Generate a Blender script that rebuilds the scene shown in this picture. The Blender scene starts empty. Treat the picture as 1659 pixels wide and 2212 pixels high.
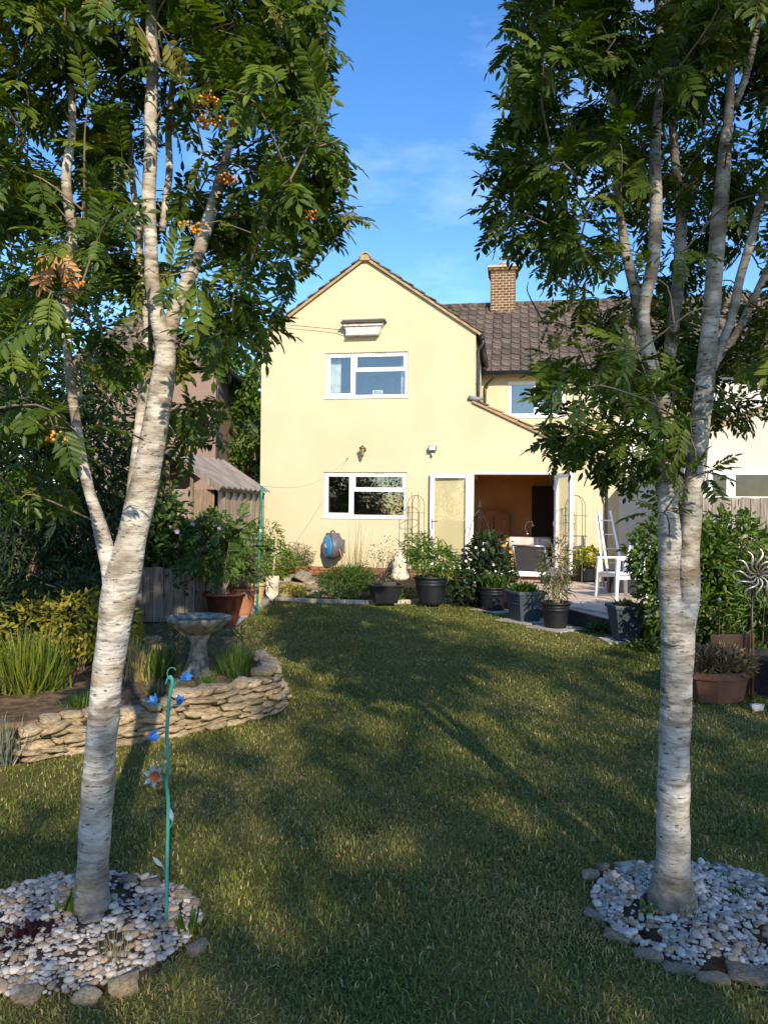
import bpy, bmesh, math, random
import numpy as np
from mathutils import Vector, Matrix, noise

random.seed(7)
R = math.radians
scene = bpy.context.scene
COL = scene.collection

# ------------------------------------------------------------ camera
F, CX, CY, ROLL, EYE = 1617.0, 829.5, 1106.0, R(0.6), 1.6     # measured on a 1659 x 2212 copy of the photo
cam_d = bpy.data.cameras.new('camera')
cam = bpy.data.objects.new('camera', cam_d)
COL.objects.link(cam)
cam_d.sensor_fit = 'VERTICAL'
cam_d.sensor_height = 24.0
cam_d.lens = 24.0 * F / 2212.0
cam_d.clip_start, cam_d.clip_end = 0.05, 3000
cam.matrix_world = Matrix.Translation((0, 0, EYE)) @ Matrix.Rotation(R(90), 4, 'X') @ Matrix.Rotation(ROLL, 4, 'Z')
scene.camera = cam
scene.render.resolution_x, scene.render.resolution_y = 767, 1024

# ------------------------------------------------------------ light
SUN_AZ, SUN_EL = R(15), R(27)          # behind the camera, a little to the right
world = bpy.data.worlds.new('World')
scene.world = world
world.use_nodes = True
wn = world.node_tree
wn.nodes.clear()
sky = wn.nodes.new('ShaderNodeTexSky')
sky.sky_type = 'NISHITA'
sky.sun_disc = False
sky.sun_elevation = SUN_EL
sky.sun_rotation = R(180) - SUN_AZ
sky.air_density, sky.dust_density, sky.ozone_density = 1.0, 0.2, 2.0
tc = wn.nodes.new('ShaderNodeTexCoord')
mp = wn.nodes.new('ShaderNodeMapping')
mp.inputs['Scale'].default_value = (3.0, 3.0, 9.0)
mp.inputs['Location'].default_value = (1.9, 0.7, 0.1)
nz = wn.nodes.new('ShaderNodeTexNoise')
nz.inputs['Scale'].default_value = 1.1
nz.inputs['Detail'].default_value = 7
nz.inputs['Roughness'].default_value = 0.6
rp = wn.nodes.new('ShaderNodeValToRGB')
rp.color_ramp.elements[0].position = 0.52
rp.color_ramp.elements[1].position = 0.85
rp.color_ramp.elements[1].color = (0.2, 0.2, 0.2, 1)
hs = wn.nodes.new('ShaderNodeHueSaturation')
hs.inputs['Saturation'].default_value = 1.3
hs.inputs['Hue'].default_value = 0.508
mx = wn.nodes.new('ShaderNodeMix')
mx.data_type = 'RGBA'
mx.inputs[7].default_value = (8.5, 9.2, 10.2, 1)
bg = wn.nodes.new('ShaderNodeBackground')
bg.inputs['Strength'].default_value = 0.108
out = wn.nodes.new('ShaderNodeOutputWorld')
L = wn.links.new
L(tc.outputs['Generated'], mp.inputs['Vector'])
L(mp.outputs['Vector'], nz.inputs['Vector'])
L(nz.outputs['Fac'], rp.inputs['Fac'])
L(rp.outputs['Color'], mx.inputs[0])
L(sky.outputs['Color'], hs.inputs['Color'])
L(hs.outputs['Color'], mx.inputs[6])
L(mx.outputs[2], bg.inputs['Color'])
L(bg.outputs['Background'], out.inputs['Surface'])

sun_d = bpy.data.lights.new('sun', 'SUN')
sun_d.energy, sun_d.angle, sun_d.color = 2.6, R(0.53), (1.0, 0.86, 0.66)
sun = bpy.data.objects.new('sun', sun_d)
COL.objects.link(sun)
SDIR = Vector((math.sin(SUN_AZ) * math.cos(SUN_EL), -math.cos(SUN_AZ) * math.cos(SUN_EL), math.sin(SUN_EL)))
sun.rotation_euler = SDIR.to_track_quat('Z', 'Y').to_euler()
sun.location = SDIR * 40

scene.view_settings.view_transform = 'Standard'
scene.view_settings.look = 'None'
scene.view_settings.exposure = 1.32
scene.view_settings.gamma = 1.0
scene.view_settings.use_curve_mapping = False

# ------------------------------------------------------------ pixels to places
def ray(px, py):
    x, y = px - CX, py - CY
    x, y = x + y * ROLL, y - x * ROLL
    return x / F, -y / F

def gp(px, py, z=0.0):                 # where the line of sight meets the level z
    dx, dz = ray(px, py)
    t = (z - EYE) / dz
    return Vector((dx * t, t, z))

def dp(px, py, D):                     # point at depth D
    dx, dz = ray(px, py)
    return Vector((dx * D, D, EYE + dz * D))

PSI, HD = R(9.5), 16.3
SP, CP = math.sin(PSI), math.cos(PSI)

def hp(px, py, v=0.0):                 # on the plane of the house front (v metres behind it): u, z
    dx, dz = ray(px, py)
    t = (v + HD * CP) / (dx * SP + CP)
    return t * dx * CP - (t - HD) * SP, EYE + t * dz

def hw(u, v, z):                       # house coordinates to world
    return Vector((u * CP + v * SP, HD - u * SP + v * CP, z))

# ------------------------------------------------------------ materials
MATS = {}

def ramp_nodes(nt, c1, c2, scale, stretch, detail=6, coord='Object', p0=0.35, p1=0.65):
    tcn = nt.nodes.new('ShaderNodeTexCoord')
    m = nt.nodes.new('ShaderNodeMapping')
    m.inputs['Scale'].default_value = stretch
    n = nt.nodes.new('ShaderNodeTexNoise')
    n.inputs['Scale'].default_value = scale
    n.inputs['Detail'].default_value = detail
    r = nt.nodes.new('ShaderNodeValToRGB')
    r.color_ramp.elements[0].position = p0
    r.color_ramp.elements[1].position = p1
    r.color_ramp.elements[0].color = (*c1, 1)
    r.color_ramp.elements[1].color = (*c2, 1)
    nt.links.new(tcn.outputs[coord], m.inputs['Vector'])
    nt.links.new(m.outputs['Vector'], n.inputs['Vector'])
    nt.links.new(n.outputs['Fac'], r.inputs['Fac'])
    return r, n, m

def mat(name, c1, c2=None, scale=8, rough=0.7, bump=0.0, bscale=None, stretch=(1, 1, 1), metal=0.0, spec=0.4, objrand=0.0, p0=0.35, p1=0.65, tint=0.0):
    if name in MATS:
        return MATS[name]
    m = bpy.data.materials.new(name)
    m.use_nodes = True
    nt = m.node_tree
    b = nt.nodes['Principled BSDF']
    b.inputs['Roughness'].default_value = rough
    b.inputs['Metallic'].default_value = metal
    b.inputs['Specular IOR Level'].default_value = spec
    if c2 is None:
        c2 = tuple(min(1, c * 1.12 + 0.004) for c in c1)
        c1 = tuple(c * 0.86 for c in c1)
    r, n, mpn = ramp_nodes(nt, c1, c2, scale, stretch, p0=p0, p1=p1)
    colour = r.outputs['Color']
    if objrand:
        oi = nt.nodes.new('ShaderNodeObjectInfo')
        mr = nt.nodes.new('ShaderNodeMapRange')
        mr.inputs['To Min'].default_value = 1 - objrand
        mr.inputs['To Max'].default_value = 1 + objrand
        h = nt.nodes.new('ShaderNodeHueSaturation')
        nt.links.new(oi.outputs['Random'], mr.inputs['Value'])
        nt.links.new(mr.outputs['Result'], h.inputs['Value'])
        nt.links.new(colour, h.inputs['Color'])
        colour = h.outputs['Color']
    if tint:
        at = nt.nodes.new('ShaderNodeAttribute')
        at.attribute_name = 'tint'
        mr = nt.nodes.new('ShaderNodeMapRange')
        mr.inputs['To Min'].default_value = 1 - tint
        mr.inputs['To Max'].default_value = 1 + tint
        h = nt.nodes.new('ShaderNodeHueSaturation')
        nt.links.new(at.outputs['Fac'], mr.inputs['Value'])
        nt.links.new(mr.outputs['Result'], h.inputs['Value'])
        nt.links.new(colour, h.inputs['Color'])
        colour = h.outputs['Color']
    nt.links.new(colour, b.inputs['Base Color'])
    if bump:
        n2 = nt.nodes.new('ShaderNodeTexNoise')
        n2.inputs['Scale'].default_value = bscale or scale * 4
        n2.inputs['Detail'].default_value = 5
        nt.links.new(mpn.outputs['Vector'], n2.inputs['Vector'])
        bp = nt.nodes.new('ShaderNodeBump')
        bp.inputs['Strength'].default_value = bump
        bp.inputs['Distance'].default_value = 0.01
        nt.links.new(n2.outputs['Fac'], bp.inputs['Height'])
        nt.links.new(bp.outputs['Normal'], b.inputs['Normal'])
    MATS[name] = m
    return m

def leafmat(name, stops, trans=0.3, rough=0.45, spec=0.35):
    """colour from the per-leaf attribute 'tint'"""
    if name in MATS:
        return MATS[name]
    m = bpy.data.materials.new(name)
    m.use_nodes = True
    nt = m.node_tree
    b = nt.nodes['Principled BSDF']
    b.inputs['Roughness'].default_value = rough
    b.inputs['Specular IOR Level'].default_value = spec
    at = nt.nodes.new('ShaderNodeAttribute')
    at.attribute_name = 'tint'
    r = nt.nodes.new('ShaderNodeValToRGB')
    el = r.color_ramp.elements
    for i, (p, c) in enumerate(stops):
        e = el[i] if i < 2 else el.new(p)
        e.position = p
        e.color = (*c, 1)
    nt.links.new(at.outputs['Fac'], r.inputs['Fac'])
    nt.links.new(r.outputs['Color'], b.inputs['Base Color'])
    t = nt.nodes.new('ShaderNodeBsdfTranslucent')
    h = nt.nodes.new('ShaderNodeHueSaturation')
    h.inputs['Saturation'].default_value = 1.15
    h.inputs['Value'].default_value = 1.25
    nt.links.new(r.outputs['Color'], h.inputs['Color'])
    nt.links.new(h.outputs['Color'], t.inputs['Color'])
    ms = nt.nodes.new('ShaderNodeMixShader')
    ms.inputs['Fac'].default_value = trans
    nt.links.new(b.outputs['BSDF'], ms.inputs[1])
    nt.links.new(t.outputs['BSDF'], ms.inputs[2])
    nt.links.new(ms.outputs['Shader'], nt.nodes['Material Output'].inputs['Surface'])
    MATS[name] = m
    return m

def glassmat(name, refl, tintc=(0.9, 0.95, 0.95), top=1.0):
    m = bpy.data.materials.new(name)
    m.use_nodes = True
    nt = m.node_tree
    nt.nodes.remove(nt.nodes['Principled BSDF'])
    g = nt.nodes.new('ShaderNodeBsdfGlossy')
    g.inputs['Roughness'].default_value = 0.01
    t = nt.nodes.new('ShaderNodeBsdfTransparent')
    t.inputs['Color'].default_value = (*tintc, 1)
    fr = nt.nodes.new('ShaderNodeFresnel')
    fr.inputs['IOR'].default_value = 1.5
    mr = nt.nodes.new('ShaderNodeMapRange')
    mr.inputs['From Min'].default_value = 0.04
    mr.inputs['To Min'].default_value = refl
    mr.inputs['To Max'].default_value = top
    ms = nt.nodes.new('ShaderNodeMixShader')
    nt.links.new(fr.outputs['Fac'], mr.inputs['Value'])
    nt.links.new(mr.outputs['Result'], ms.inputs['Fac'])
    nt.links.new(t.outputs['BSDF'], ms.inputs[1])
    nt.links.new(g.outputs['BSDF'], ms.inputs[2])
    nt.links.new(ms.outputs['Shader'], nt.nodes['Material Output'].inputs['Surface'])
    MATS[name] = m
    return m

def barkmat():
    m = bpy.data.materials.new('pale_bark')
    m.use_nodes = True
    nt = m.node_tree
    b = nt.nodes['Principled BSDF']
    b.inputs['Roughness'].default_value = 0.75
    b.inputs['Specular IOR Level'].default_value = 0.25
    base, n0, _ = ramp_nodes(nt, (0.20, 0.165, 0.12), (0.56, 0.525, 0.47), 6, (1, 1, 1.6), p0=0.33, p1=0.56)
    str1, n1, _ = ramp_nodes(nt, (0, 0, 0), (1, 1, 1), 11, (1, 1, 4.2), detail=6, p0=0.48, p1=0.64)
    str2, n2, _ = ramp_nodes(nt, (0, 0, 0), (1, 1, 1), 30, (1, 1, 3.2), detail=4, p0=0.60, p1=0.68)
    m1 = nt.nodes.new('ShaderNodeMix'); m1.data_type = 'RGBA'
    m1.inputs[7].default_value = (0.16, 0.13, 0.095, 1)
    m2 = nt.nodes.new('ShaderNodeMix'); m2.data_type = 'RGBA'
    m2.inputs[7].default_value = (0.11, 0.09, 0.07, 1)
    k = nt.nodes.new('ShaderNodeMath'); k.operation = 'MULTIPLY'; k.inputs[1].default_value = 0.62
    big, nb0, _ = ramp_nodes(nt, (0.25, 0.25, 0.25), (1.5, 1.5, 1.5), 3.2, (1, 1, 1.3), detail=3, p0=0.38, p1=0.62)
    kb = nt.nodes.new('ShaderNodeMath'); kb.operation = 'MULTIPLY'
    nt.links.new(str1.outputs['Color'], kb.inputs[0])
    nt.links.new(big.outputs['Color'], kb.inputs[1])
    nt.links.new(kb.outputs[0], k.inputs[0])
    nt.links.new(k.outputs[0], m1.inputs[0])
    tan_, nt0, _ = ramp_nodes(nt, (0, 0, 0), (0.45, 0.45, 0.45), 4.5, (1, 1, 2.0), detail=5, p0=0.55, p1=0.66)
    mt = nt.nodes.new('ShaderNodeMix'); mt.data_type = 'RGBA'
    mt.inputs[7].default_value = (0.30, 0.185, 0.085, 1)
    nt.links.new(tan_.outputs['Color'], mt.inputs[0])
    nt.links.new(base.outputs['Color'], mt.inputs[6])
    nt.links.new(mt.outputs[2], m1.inputs[6])
    nt.links.new(str2.outputs['Color'], m2.inputs[0])
    nt.links.new(m1.outputs[2], m2.inputs[6])
    # old rough bark low down on the stem: object z is height above the root
    tcn = nt.nodes.new('ShaderNodeTexCoord')
    sx = nt.nodes.new('ShaderNodeSeparateXYZ')
    nt.links.new(tcn.outputs['Object'], sx.inputs[0])
    mr = nt.nodes.new('ShaderNodeMapRange')
    mr.inputs['From Min'].default_value = 0.10
    mr.inputs['From Max'].default_value = 0.30
    mr.inputs['To Min'].default_value = 0.65
    mr.inputs['To Max'].default_value = 0.0
    nt.links.new(sx.outputs['Z'], mr.inputs['Value'])
    rb, nrb, _ = ramp_nodes(nt, (0.05, 0.045, 0.03), (0.22, 0.19, 0.14), 22, (1, 1, 1.5))
    m3 = nt.nodes.new('ShaderNodeMix'); m3.data_type = 'RGBA'
    nt.links.new(mr.outputs[0], m3.inputs[0])
    nt.links.new(m2.outputs[2], m3.inputs[6])
    nt.links.new(rb.outputs['Color'], m3.inputs[7])
    nt.links.new(m3.outputs[2], b.inputs['Base Color'])
    ad = nt.nodes.new('ShaderNodeMath'); ad.operation = 'ADD'
    nt.links.new(n1.outputs['Fac'], ad.inputs[0])
    nt.links.new(nrb.outputs['Fac'], ad.inputs[1])
    bp = nt.nodes.new('ShaderNodeBump')
    bp.inputs['Strength'].default_value = 0.9
    bp.inputs['Distance'].default_value = 0.015
    nt.links.new(ad.outputs[0], bp.inputs['Height'])
    nt.links.new(bp.outputs['Normal'], b.inputs['Normal'])
    MATS['pale_bark'] = m
    return m

BARK = barkmat()
GLASS = glassmat('window_glass', 0.14)
CLEAR = glassmat('door_glass', 0.05, (0.96, 0.97, 0.95), 0.35)
M_WALL = mat('cream_render', (0.545, 0.47, 0.305), (0.59, 0.515, 0.345), scale=0.9, rough=0.9, bump=0.25, bscale=90, spec=0.15)
M_UPVC = mat('white_upvc', (0.80, 0.80, 0.79), (0.85, 0.85, 0.84), rough=0.35, spec=0.45)
M_BLACK = mat('black_plastic', (0.012, 0.013, 0.015), (0.022, 0.023, 0.026), rough=0.45, bump=0.05)
M_POT = mat('dark_pot_plastic', (0.007, 0.008, 0.011), (0.014, 0.016, 0.020), scale=5, rough=0.5, bump=0.1)
M_GREYPOT = mat('grey_pot_plastic', (0.034, 0.048, 0.064), (0.052, 0.068, 0.086), scale=4, rough=0.6, bump=0.1)
M_SOIL = mat('soil', (0.025, 0.017, 0.011), (0.075, 0.052, 0.033), scale=14, rough=0.95, bump=0.9, bscale=60, spec=0.1)
M_SUNSOIL = mat('sunlit_soil', (0.075, 0.050, 0.030), (0.19, 0.13, 0.08), scale=14, rough=0.95, bump=0.9, bscale=60, spec=0.1)  # lighter copy of soil: sunshine on the left bed, put into the colour
M_VERGE = mat('verge_mortar', (0.33, 0.22, 0.12), (0.43, 0.31, 0.18), scale=5, rough=0.9, bump=0.4, objrand=0.10)
M_TILE = mat('weathered_roof_tile', (0.055, 0.043, 0.035), (0.175, 0.14, 0.115), scale=9, rough=0.92, bump=0.6, bscale=40, objrand=0.25, spec=0.15)
M_BRICK = mat('brown_brick', (0.06, 0.036, 0.022), (0.22, 0.12, 0.065), scale=11, rough=0.92, bump=0.5, objrand=0.3, spec=0.15)
M_RBRICK = mat('red_brick', (0.24, 0.09, 0.05), (0.36, 0.15, 0.085), scale=9, rough=0.92, bump=0.5, objrand=0.2, spec=0.15)
M_MORTAR = mat('mortar', (0.42, 0.34, 0.24), (0.52, 0.44, 0.32), scale=20, rough=0.95, bump=0.4)
M_LEAD = mat('lead', (0.16, 0.18, 0.21), (0.22, 0.24, 0.27), rough=0.6)
M_STEEL = mat('steel', (0.5, 0.5, 0.5), rough=0.25, metal=1.0)
M_STONE = mat('sandy_stone', (0.26, 0.19, 0.11), (0.50, 0.40, 0.26), scale=7, rough=0.92, bump=0.8, bscale=26, objrand=0.22, spec=0.15)
M_GSTONE = mat('grey_stone', (0.19, 0.155, 0.11), (0.40, 0.33, 0.24), scale=9, rough=0.92, bump=0.8, bscale=30, objrand=0.22, spec=0.15)
M_PEBBLE = mat('pale_pebble', (0.36, 0.31, 0.25), (0.68, 0.60, 0.50), scale=12, rough=0.75, bump=0.2, objrand=0.35, tint=0.4)
M_TANPEB = mat('tan_pebble', (0.30, 0.21, 0.13), (0.46, 0.34, 0.22), scale=12, rough=0.75, bump=0.2, objrand=0.3, tint=0.4)
M_SLAB = mat('paving_slab', (0.46, 0.35, 0.26), (0.60, 0.48, 0.37), scale=4, rough=0.9, bump=0.3, bscale=50, objrand=0.1)
M_CONC = mat('concrete', (0.27, 0.25, 0.21), (0.42, 0.39, 0.34), scale=5, rough=0.93, bump=0.4, bscale=50, objrand=0.1)
M_DKSLEEP = mat('dark_edging', (0.03, 0.028, 0.025), (0.07, 0.062, 0.055), scale=10, rough=0.85, bump=0.5, objrand=0.2)
M_OLDWOOD = mat('weathered_wood', (0.17, 0.145, 0.12), (0.33, 0.29, 0.25), scale=6, rough=0.9, bump=0.6, stretch=(7, 7, 0.8), objrand=0.16, spec=0.15)
M_GHWOOD = mat('greenhouse_wood', (0.15, 0.105, 0.07), (0.27, 0.195, 0.14), scale=6, rough=0.88, bump=0.4, stretch=(7, 7, 0.8), objrand=0.15)
M_TWIG = mat('twig', (0.10, 0.075, 0.05), (0.20, 0.16, 0.11), scale=20, rough=0.85)
M_GREENSTEM = mat('green_stem', (0.08, 0.12, 0.03), (0.16, 0.19, 0.06), scale=20, rough=0.6)
M_DRYSTEM = mat('dry_stem', (0.34, 0.26, 0.14), (0.48, 0.40, 0.25), scale=20, rough=0.8)
M_TERRA = mat('terracotta', (0.27, 0.10, 0.05), (0.40, 0.17, 0.09), scale=6, rough=0.85, bump=0.3)
M_GLAZE = mat('oxblood_glaze', (0.062, 0.018, 0.011), (0.11, 0.034, 0.022), scale=4, rough=0.22, spec=0.6)
M_WOOD = mat('pine_furniture', (0.28, 0.13, 0.055), (0.44, 0.23, 0.10), scale=5, rough=0.5, stretch=(6, 6, 0.7))
M_WHITEPL = mat('white_plastic', (0.78, 0.78, 0.77), (0.84, 0.84, 0.83), rough=0.4)
M_ALU = mat('brushed_aluminium', (0.36, 0.38, 0.41), rough=0.35, metal=0.85)

# rowan leaves
G_ROWAN = leafmat('rowan_leaf', [(0.0, (0.034, 0.066, 0.010)), (0.55, (0.088, 0.145, 0.018)), (0.93, (0.19, 0.23, 0.032)), (1.0, (0.20, 0.15, 0.03))], trans=.38)
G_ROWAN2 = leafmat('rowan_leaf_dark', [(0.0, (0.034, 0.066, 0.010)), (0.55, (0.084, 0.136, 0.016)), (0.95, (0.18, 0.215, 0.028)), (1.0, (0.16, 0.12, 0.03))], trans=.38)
G_DRY = leafmat('dry_leaf', [(0.0, (0.42, 0.20, 0.07)), (1.0, (0.60, 0.34, 0.14))], trans=0.35)
G_DARK = leafmat('dark_shrub_leaf', [(0.0, (0.010, 0.024, 0.008)), (0.7, (0.026, 0.052, 0.014)), (1.0, (0.05, 0.085, 0.02))])
G_MID = leafmat('mid_green_leaf', [(0.0, (0.030, 0.070, 0.012)), (0.7, (0.075, 0.140, 0.022)), (1.0, (0.14, 0.20, 0.035))])
G_BRIGHT = leafmat('bright_green_leaf', [(0.0, (0.06, 0.12, 0.016)), (0.6, (0.12, 0.20, 0.026)), (1.0, (0.22, 0.27, 0.045))], trans=0.4)
G_LIME = leafmat('lime_yellow_leaf', [(0.0, (0.22, 0.24, 0.02)), (0.6, (0.42, 0.40, 0.03)), (1.0, (0.55, 0.50, 0.06))], trans=0.4)
G_OLIVE = leafmat('olive_leaf', [(0.0, (0.07, 0.09, 0.03)), (0.6, (0.15, 0.16, 0.055)), (1.0, (0.26, 0.24, 0.10))])
G_GREY = leafmat('grey_green_leaf', [(0.0, (0.10, 0.12, 0.08)), (0.6, (0.20, 0.22, 0.16)), (1.0, (0.32, 0.34, 0.26))])
G_GRASS = leafmat('lawn_grass', [(0.0, (0.092, 0.128, 0.020)), (0.45, (0.170, 0.205, 0.038)), (0.75, (0.31, 0.275, 0.085)), (1.0, (0.60, 0.46, 0.21))], trans=0.35, rough=0.55)
G_STRAW = leafmat('straw_blade', [(0.0, (0.20, 0.20, 0.06)), (1.0, (0.45, 0.36, 0.17))], trans=0.3)
G_BERRY = mat('orange_berry', (0.62, 0.22, 0.02), (0.75, 0.34, 0.04), rough=0.4)

# ------------------------------------------------------------ mesh helpers
def tag(o, label=None, cat=None, group=None, kind=None):
    if label: o['label'] = label
    if cat: o['category'] = cat
    if group: o['group'] = group
    if kind: o['kind'] = kind
    return o

def thing(name, label, cat, loc=(0, 0, 0), rz=0.0, group=None, kind=None):
    o = bpy.data.objects.new(name, None)
    o.empty_display_size = 0.1
    o.location = loc
    o.rotation_euler = (0, 0, rz)
    COL.objects.link(o)
    return tag(o, label, cat, group, kind)

class MB:
    def __init__(s):
        s.v, s.f = [], []

    def add(s, vs, fs):
        n = len(s.v)
        s.v += [tuple(v) for v in vs]
        s.f += [tuple(i + n for i in f) for f in fs]
        return s

    def mm(s, x0, x1, y0, y1, z0, z1):
        return s.add([(x0, y0, z0), (x1, y0, z0), (x1, y1, z0), (x0, y1, z0), (x0, y0, z1), (x1, y0, z1), (x1, y1, z1), (x0, y1, z1)],
                     [(0, 3, 2, 1), (4, 5, 6, 7), (0, 1, 5, 4), (1, 2, 6, 5), (2, 3, 7, 6), (3, 0, 4, 7)])

    def bar(s, a, b, w, h=None, up=(0, 0, 1)):
        """square bar from a to b"""
        h = h or w
        a, b = Vector(a), Vector(b)
        d = (b - a).normalized()
        up = Vector(up)
        if abs(d.dot(up)) > 0.98:
            up = Vector((0, 1, 0))
        x = d.cross(up).normalized()
        y = x.cross(d)
        vs = []
        for p in (a, b):
            for sx, sy in ((-1, -1), (1, -1), (1, 1), (-1, 1)):
                vs.append(p + x * sx * w / 2 + y * sy * h / 2)
        return s.add(vs, [(0, 1, 2, 3), (7, 6, 5, 4), (0, 4, 5, 1), (1, 5, 6, 2), (2, 6, 7, 3), (3, 7, 4, 0)])

    def tube(s, pts, r, n=8, cap=True):
        pts = [Vector(p) for p in pts]
        rs = r if hasattr(r, '__len__') else [r] * len(pts)
        vs, fs = [], []
        ref = None
        for i, p in enumerate(pts):
            d = (pts[min(i + 1, len(pts) - 1)] - pts[max(i - 1, 0)])
            d = d.normalized() if d.length > 1e-9 else Vector((0, 0, 1))
            if ref is None:
                ref = Vector((1, 0, 0)) if abs(d.x) < 0.8 else Vector((0, 1, 0))
            x = (ref - d * ref.dot(d)).normalized()
            ref = x
            y = d.cross(x)
            for k in range(n):
                a = 2 * math.pi * k / n
                vs.append(p + (x * math.cos(a) + y * math.sin(a)) * rs[i])
        for i in range(len(pts) - 1):
            for k in range(n):
                k2 = (k + 1) % n
                fs.append((i * n + k, i * n + k2, (i + 1) * n + k2, (i + 1) * n + k))
        if cap:
            fs.append(tuple(reversed(range(n))))
            fs.append(tuple(range((len(pts) - 1) * n, len(pts) * n)))
        return s.add(vs, fs)

    def lathe(s, prof, n=24, c=(0, 0, 0), sq=0.0, wob=None):
        """profile (r, z) round the z axis; sq > 0 squares the section"""
        vs, fs = [], []
        for r, z in prof:
            for k in range(n):
                a = 2 * math.pi * (k + 0.5) / n
                ca, sa = math.cos(a), math.sin(a)
                q = 1.0
                if sq:
                    q = (1 - sq) + sq / max(abs(ca), abs(sa))
                if wob:
                    q *= wob(a, z)
                vs.append((c[0] + r * q * ca, c[1] + r * q * sa, c[2] + z))
        for i in range(len(prof) - 1):
            for k in range(n):
                k2 = (k + 1) % n
                fs.append((i * n + k, i * n + k2, (i + 1) * n + k2, (i + 1) * n + k))
        if prof[0][0] > 1e-6: fs.append(tuple(reversed(range(n))))
        if prof[-1][0] > 1e-6: fs.append(tuple(range((len(prof) - 1) * n, len(prof) * n)))
        return s.add(vs, fs)

    def prism(s, poly, z0, z1):
        n = len(poly)
        vs = [(x, y, z0) for x, y in poly] + [(x, y, z1) for x, y in poly]
        fs = [tuple(reversed(range(n))), tuple(range(n, 2 * n))]
        fs += [(i, (i + 1) % n, (i + 1) % n + n, i + n) for i in range(n)]
        return s.add(vs, fs)

    def prism_v(s, poly, v0, v1):
        """polygon in (x, z) pushed along y"""
        n = len(poly)
        vs = [(x, v0, z) for x, z in poly] + [(x, v1, z) for x, z in poly]
        fs = [tuple(range(n)), tuple(reversed(range(n, 2 * n)))]
        fs += [(i, i + n, (i + 1) % n + n, (i + 1) % n) for i in range(n)]
        return s.add(vs, fs)

    def build(s, name, m, parent=None, smooth=False, bevel=0.0, loc=None):
        me = bpy.data.meshes.new(name)
        me.from_pydata(s.v, [], s.f)
        me.validate()
        o = bpy.data.objects.new(name, me)
        COL.objects.link(o)
        if m: me.materials.append(m)
        if smooth:
            me.polygons.foreach_set('use_smooth', [True] * len(me.polygons))
        if bevel:
            b = o.modifiers.new('bevel', 'BEVEL')
            b.width = bevel
            b.segments = 2
            b.limit_method = 'ANGLE'
        if loc is not None: o.location = loc
        if parent: o.parent = parent
        return o

def ob(name, me, parent=None, loc=(0, 0, 0), rot=(0, 0, 0), sc=(1, 1, 1)):
    o = bpy.data.objects.new(name, me)
    COL.objects.link(o)
    o.location, o.rotation_euler, o.scale = loc, rot, sc
    if parent: o.parent = parent
    return o

def np_obj(name, V, Fc, m, parent=None, tint=None, smooth=True, kind=None):
    me = bpy.data.meshes.new(name)
    V = np.ascontiguousarray(V, dtype=np.float32)
    Fc = np.ascontiguousarray(Fc, dtype=np.int32)
    k = Fc.shape[1]
    me.vertices.add(len(V))
    me.vertices.foreach_set('co', V.ravel())
    me.loops.add(Fc.size)
    me.loops.foreach_set('vertex_index', Fc.ravel())
    me.polygons.add(len(Fc))
    me.polygons.foreach_set('loop_start', np.arange(0, Fc.size, k, dtype=np.int32))
    if smooth:
        me.polygons.foreach_set('use_smooth', np.ones(len(Fc), dtype=bool))
    me.update(calc_edges=True)
    if tint is not None:
        a = me.attributes.new('tint', 'FLOAT', 'POINT')
        a.data.foreach_set('value', np.ascontiguousarray(tint, dtype=np.float32))
    me.materials.append(m)
    o = bpy.data.objects.new(name, me)
    COL.objects.link(o)
    if parent: o.parent = parent
    if kind: o['kind'] = kind
    return o

def frames(D, U):
    """rotation matrices with local y along D and local z near U"""
    D = D / (np.linalg.norm(D, axis=1, keepdims=True) + 1e-9)
    X = np.cross(D, U)
    X /= (np.linalg.norm(X, axis=1, keepdims=True) + 1e-9)
    Z = np.cross(X, D)
    return np.stack([X, D, Z], axis=2)

def scatter(T, pos, rot, sc):
    TV, TF = T
    n, k = len(pos), len(TV)
    V = np.einsum('nij,kj->nki', rot, TV) * np.reshape(sc, (n, 1, -1)) + pos[:, None, :]
    Fc = TF[None] + (np.arange(n) * k)[:, None, None]
    return V.reshape(-1, 3), Fc.reshape(-1, TF.shape[1])

def leaflet(base, d, up, l, w, fold=0.25, bend=0.15):
    """six points, two quads"""
    d = d / np.linalg.norm(d)
    x = np.cross(d, up); x /= np.linalg.norm(x)
    z = np.cross(x, d)
    def P(t, s, dz): return base + d * l * t + x * w * s + z * (dz - bend * l * t * t)
    return [P(0, 0, 0), P(0.32, -0.5, fold * w * .5), P(0.68, -0.42, fold * w * .42), P(1, 0, 0), P(0.68, 0.42, fold * w * .42), P(0.32, 0.5, fold * w * .5)]

LQ = [(0, 1, 2, 3), (0, 3, 4, 5)]

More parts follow.
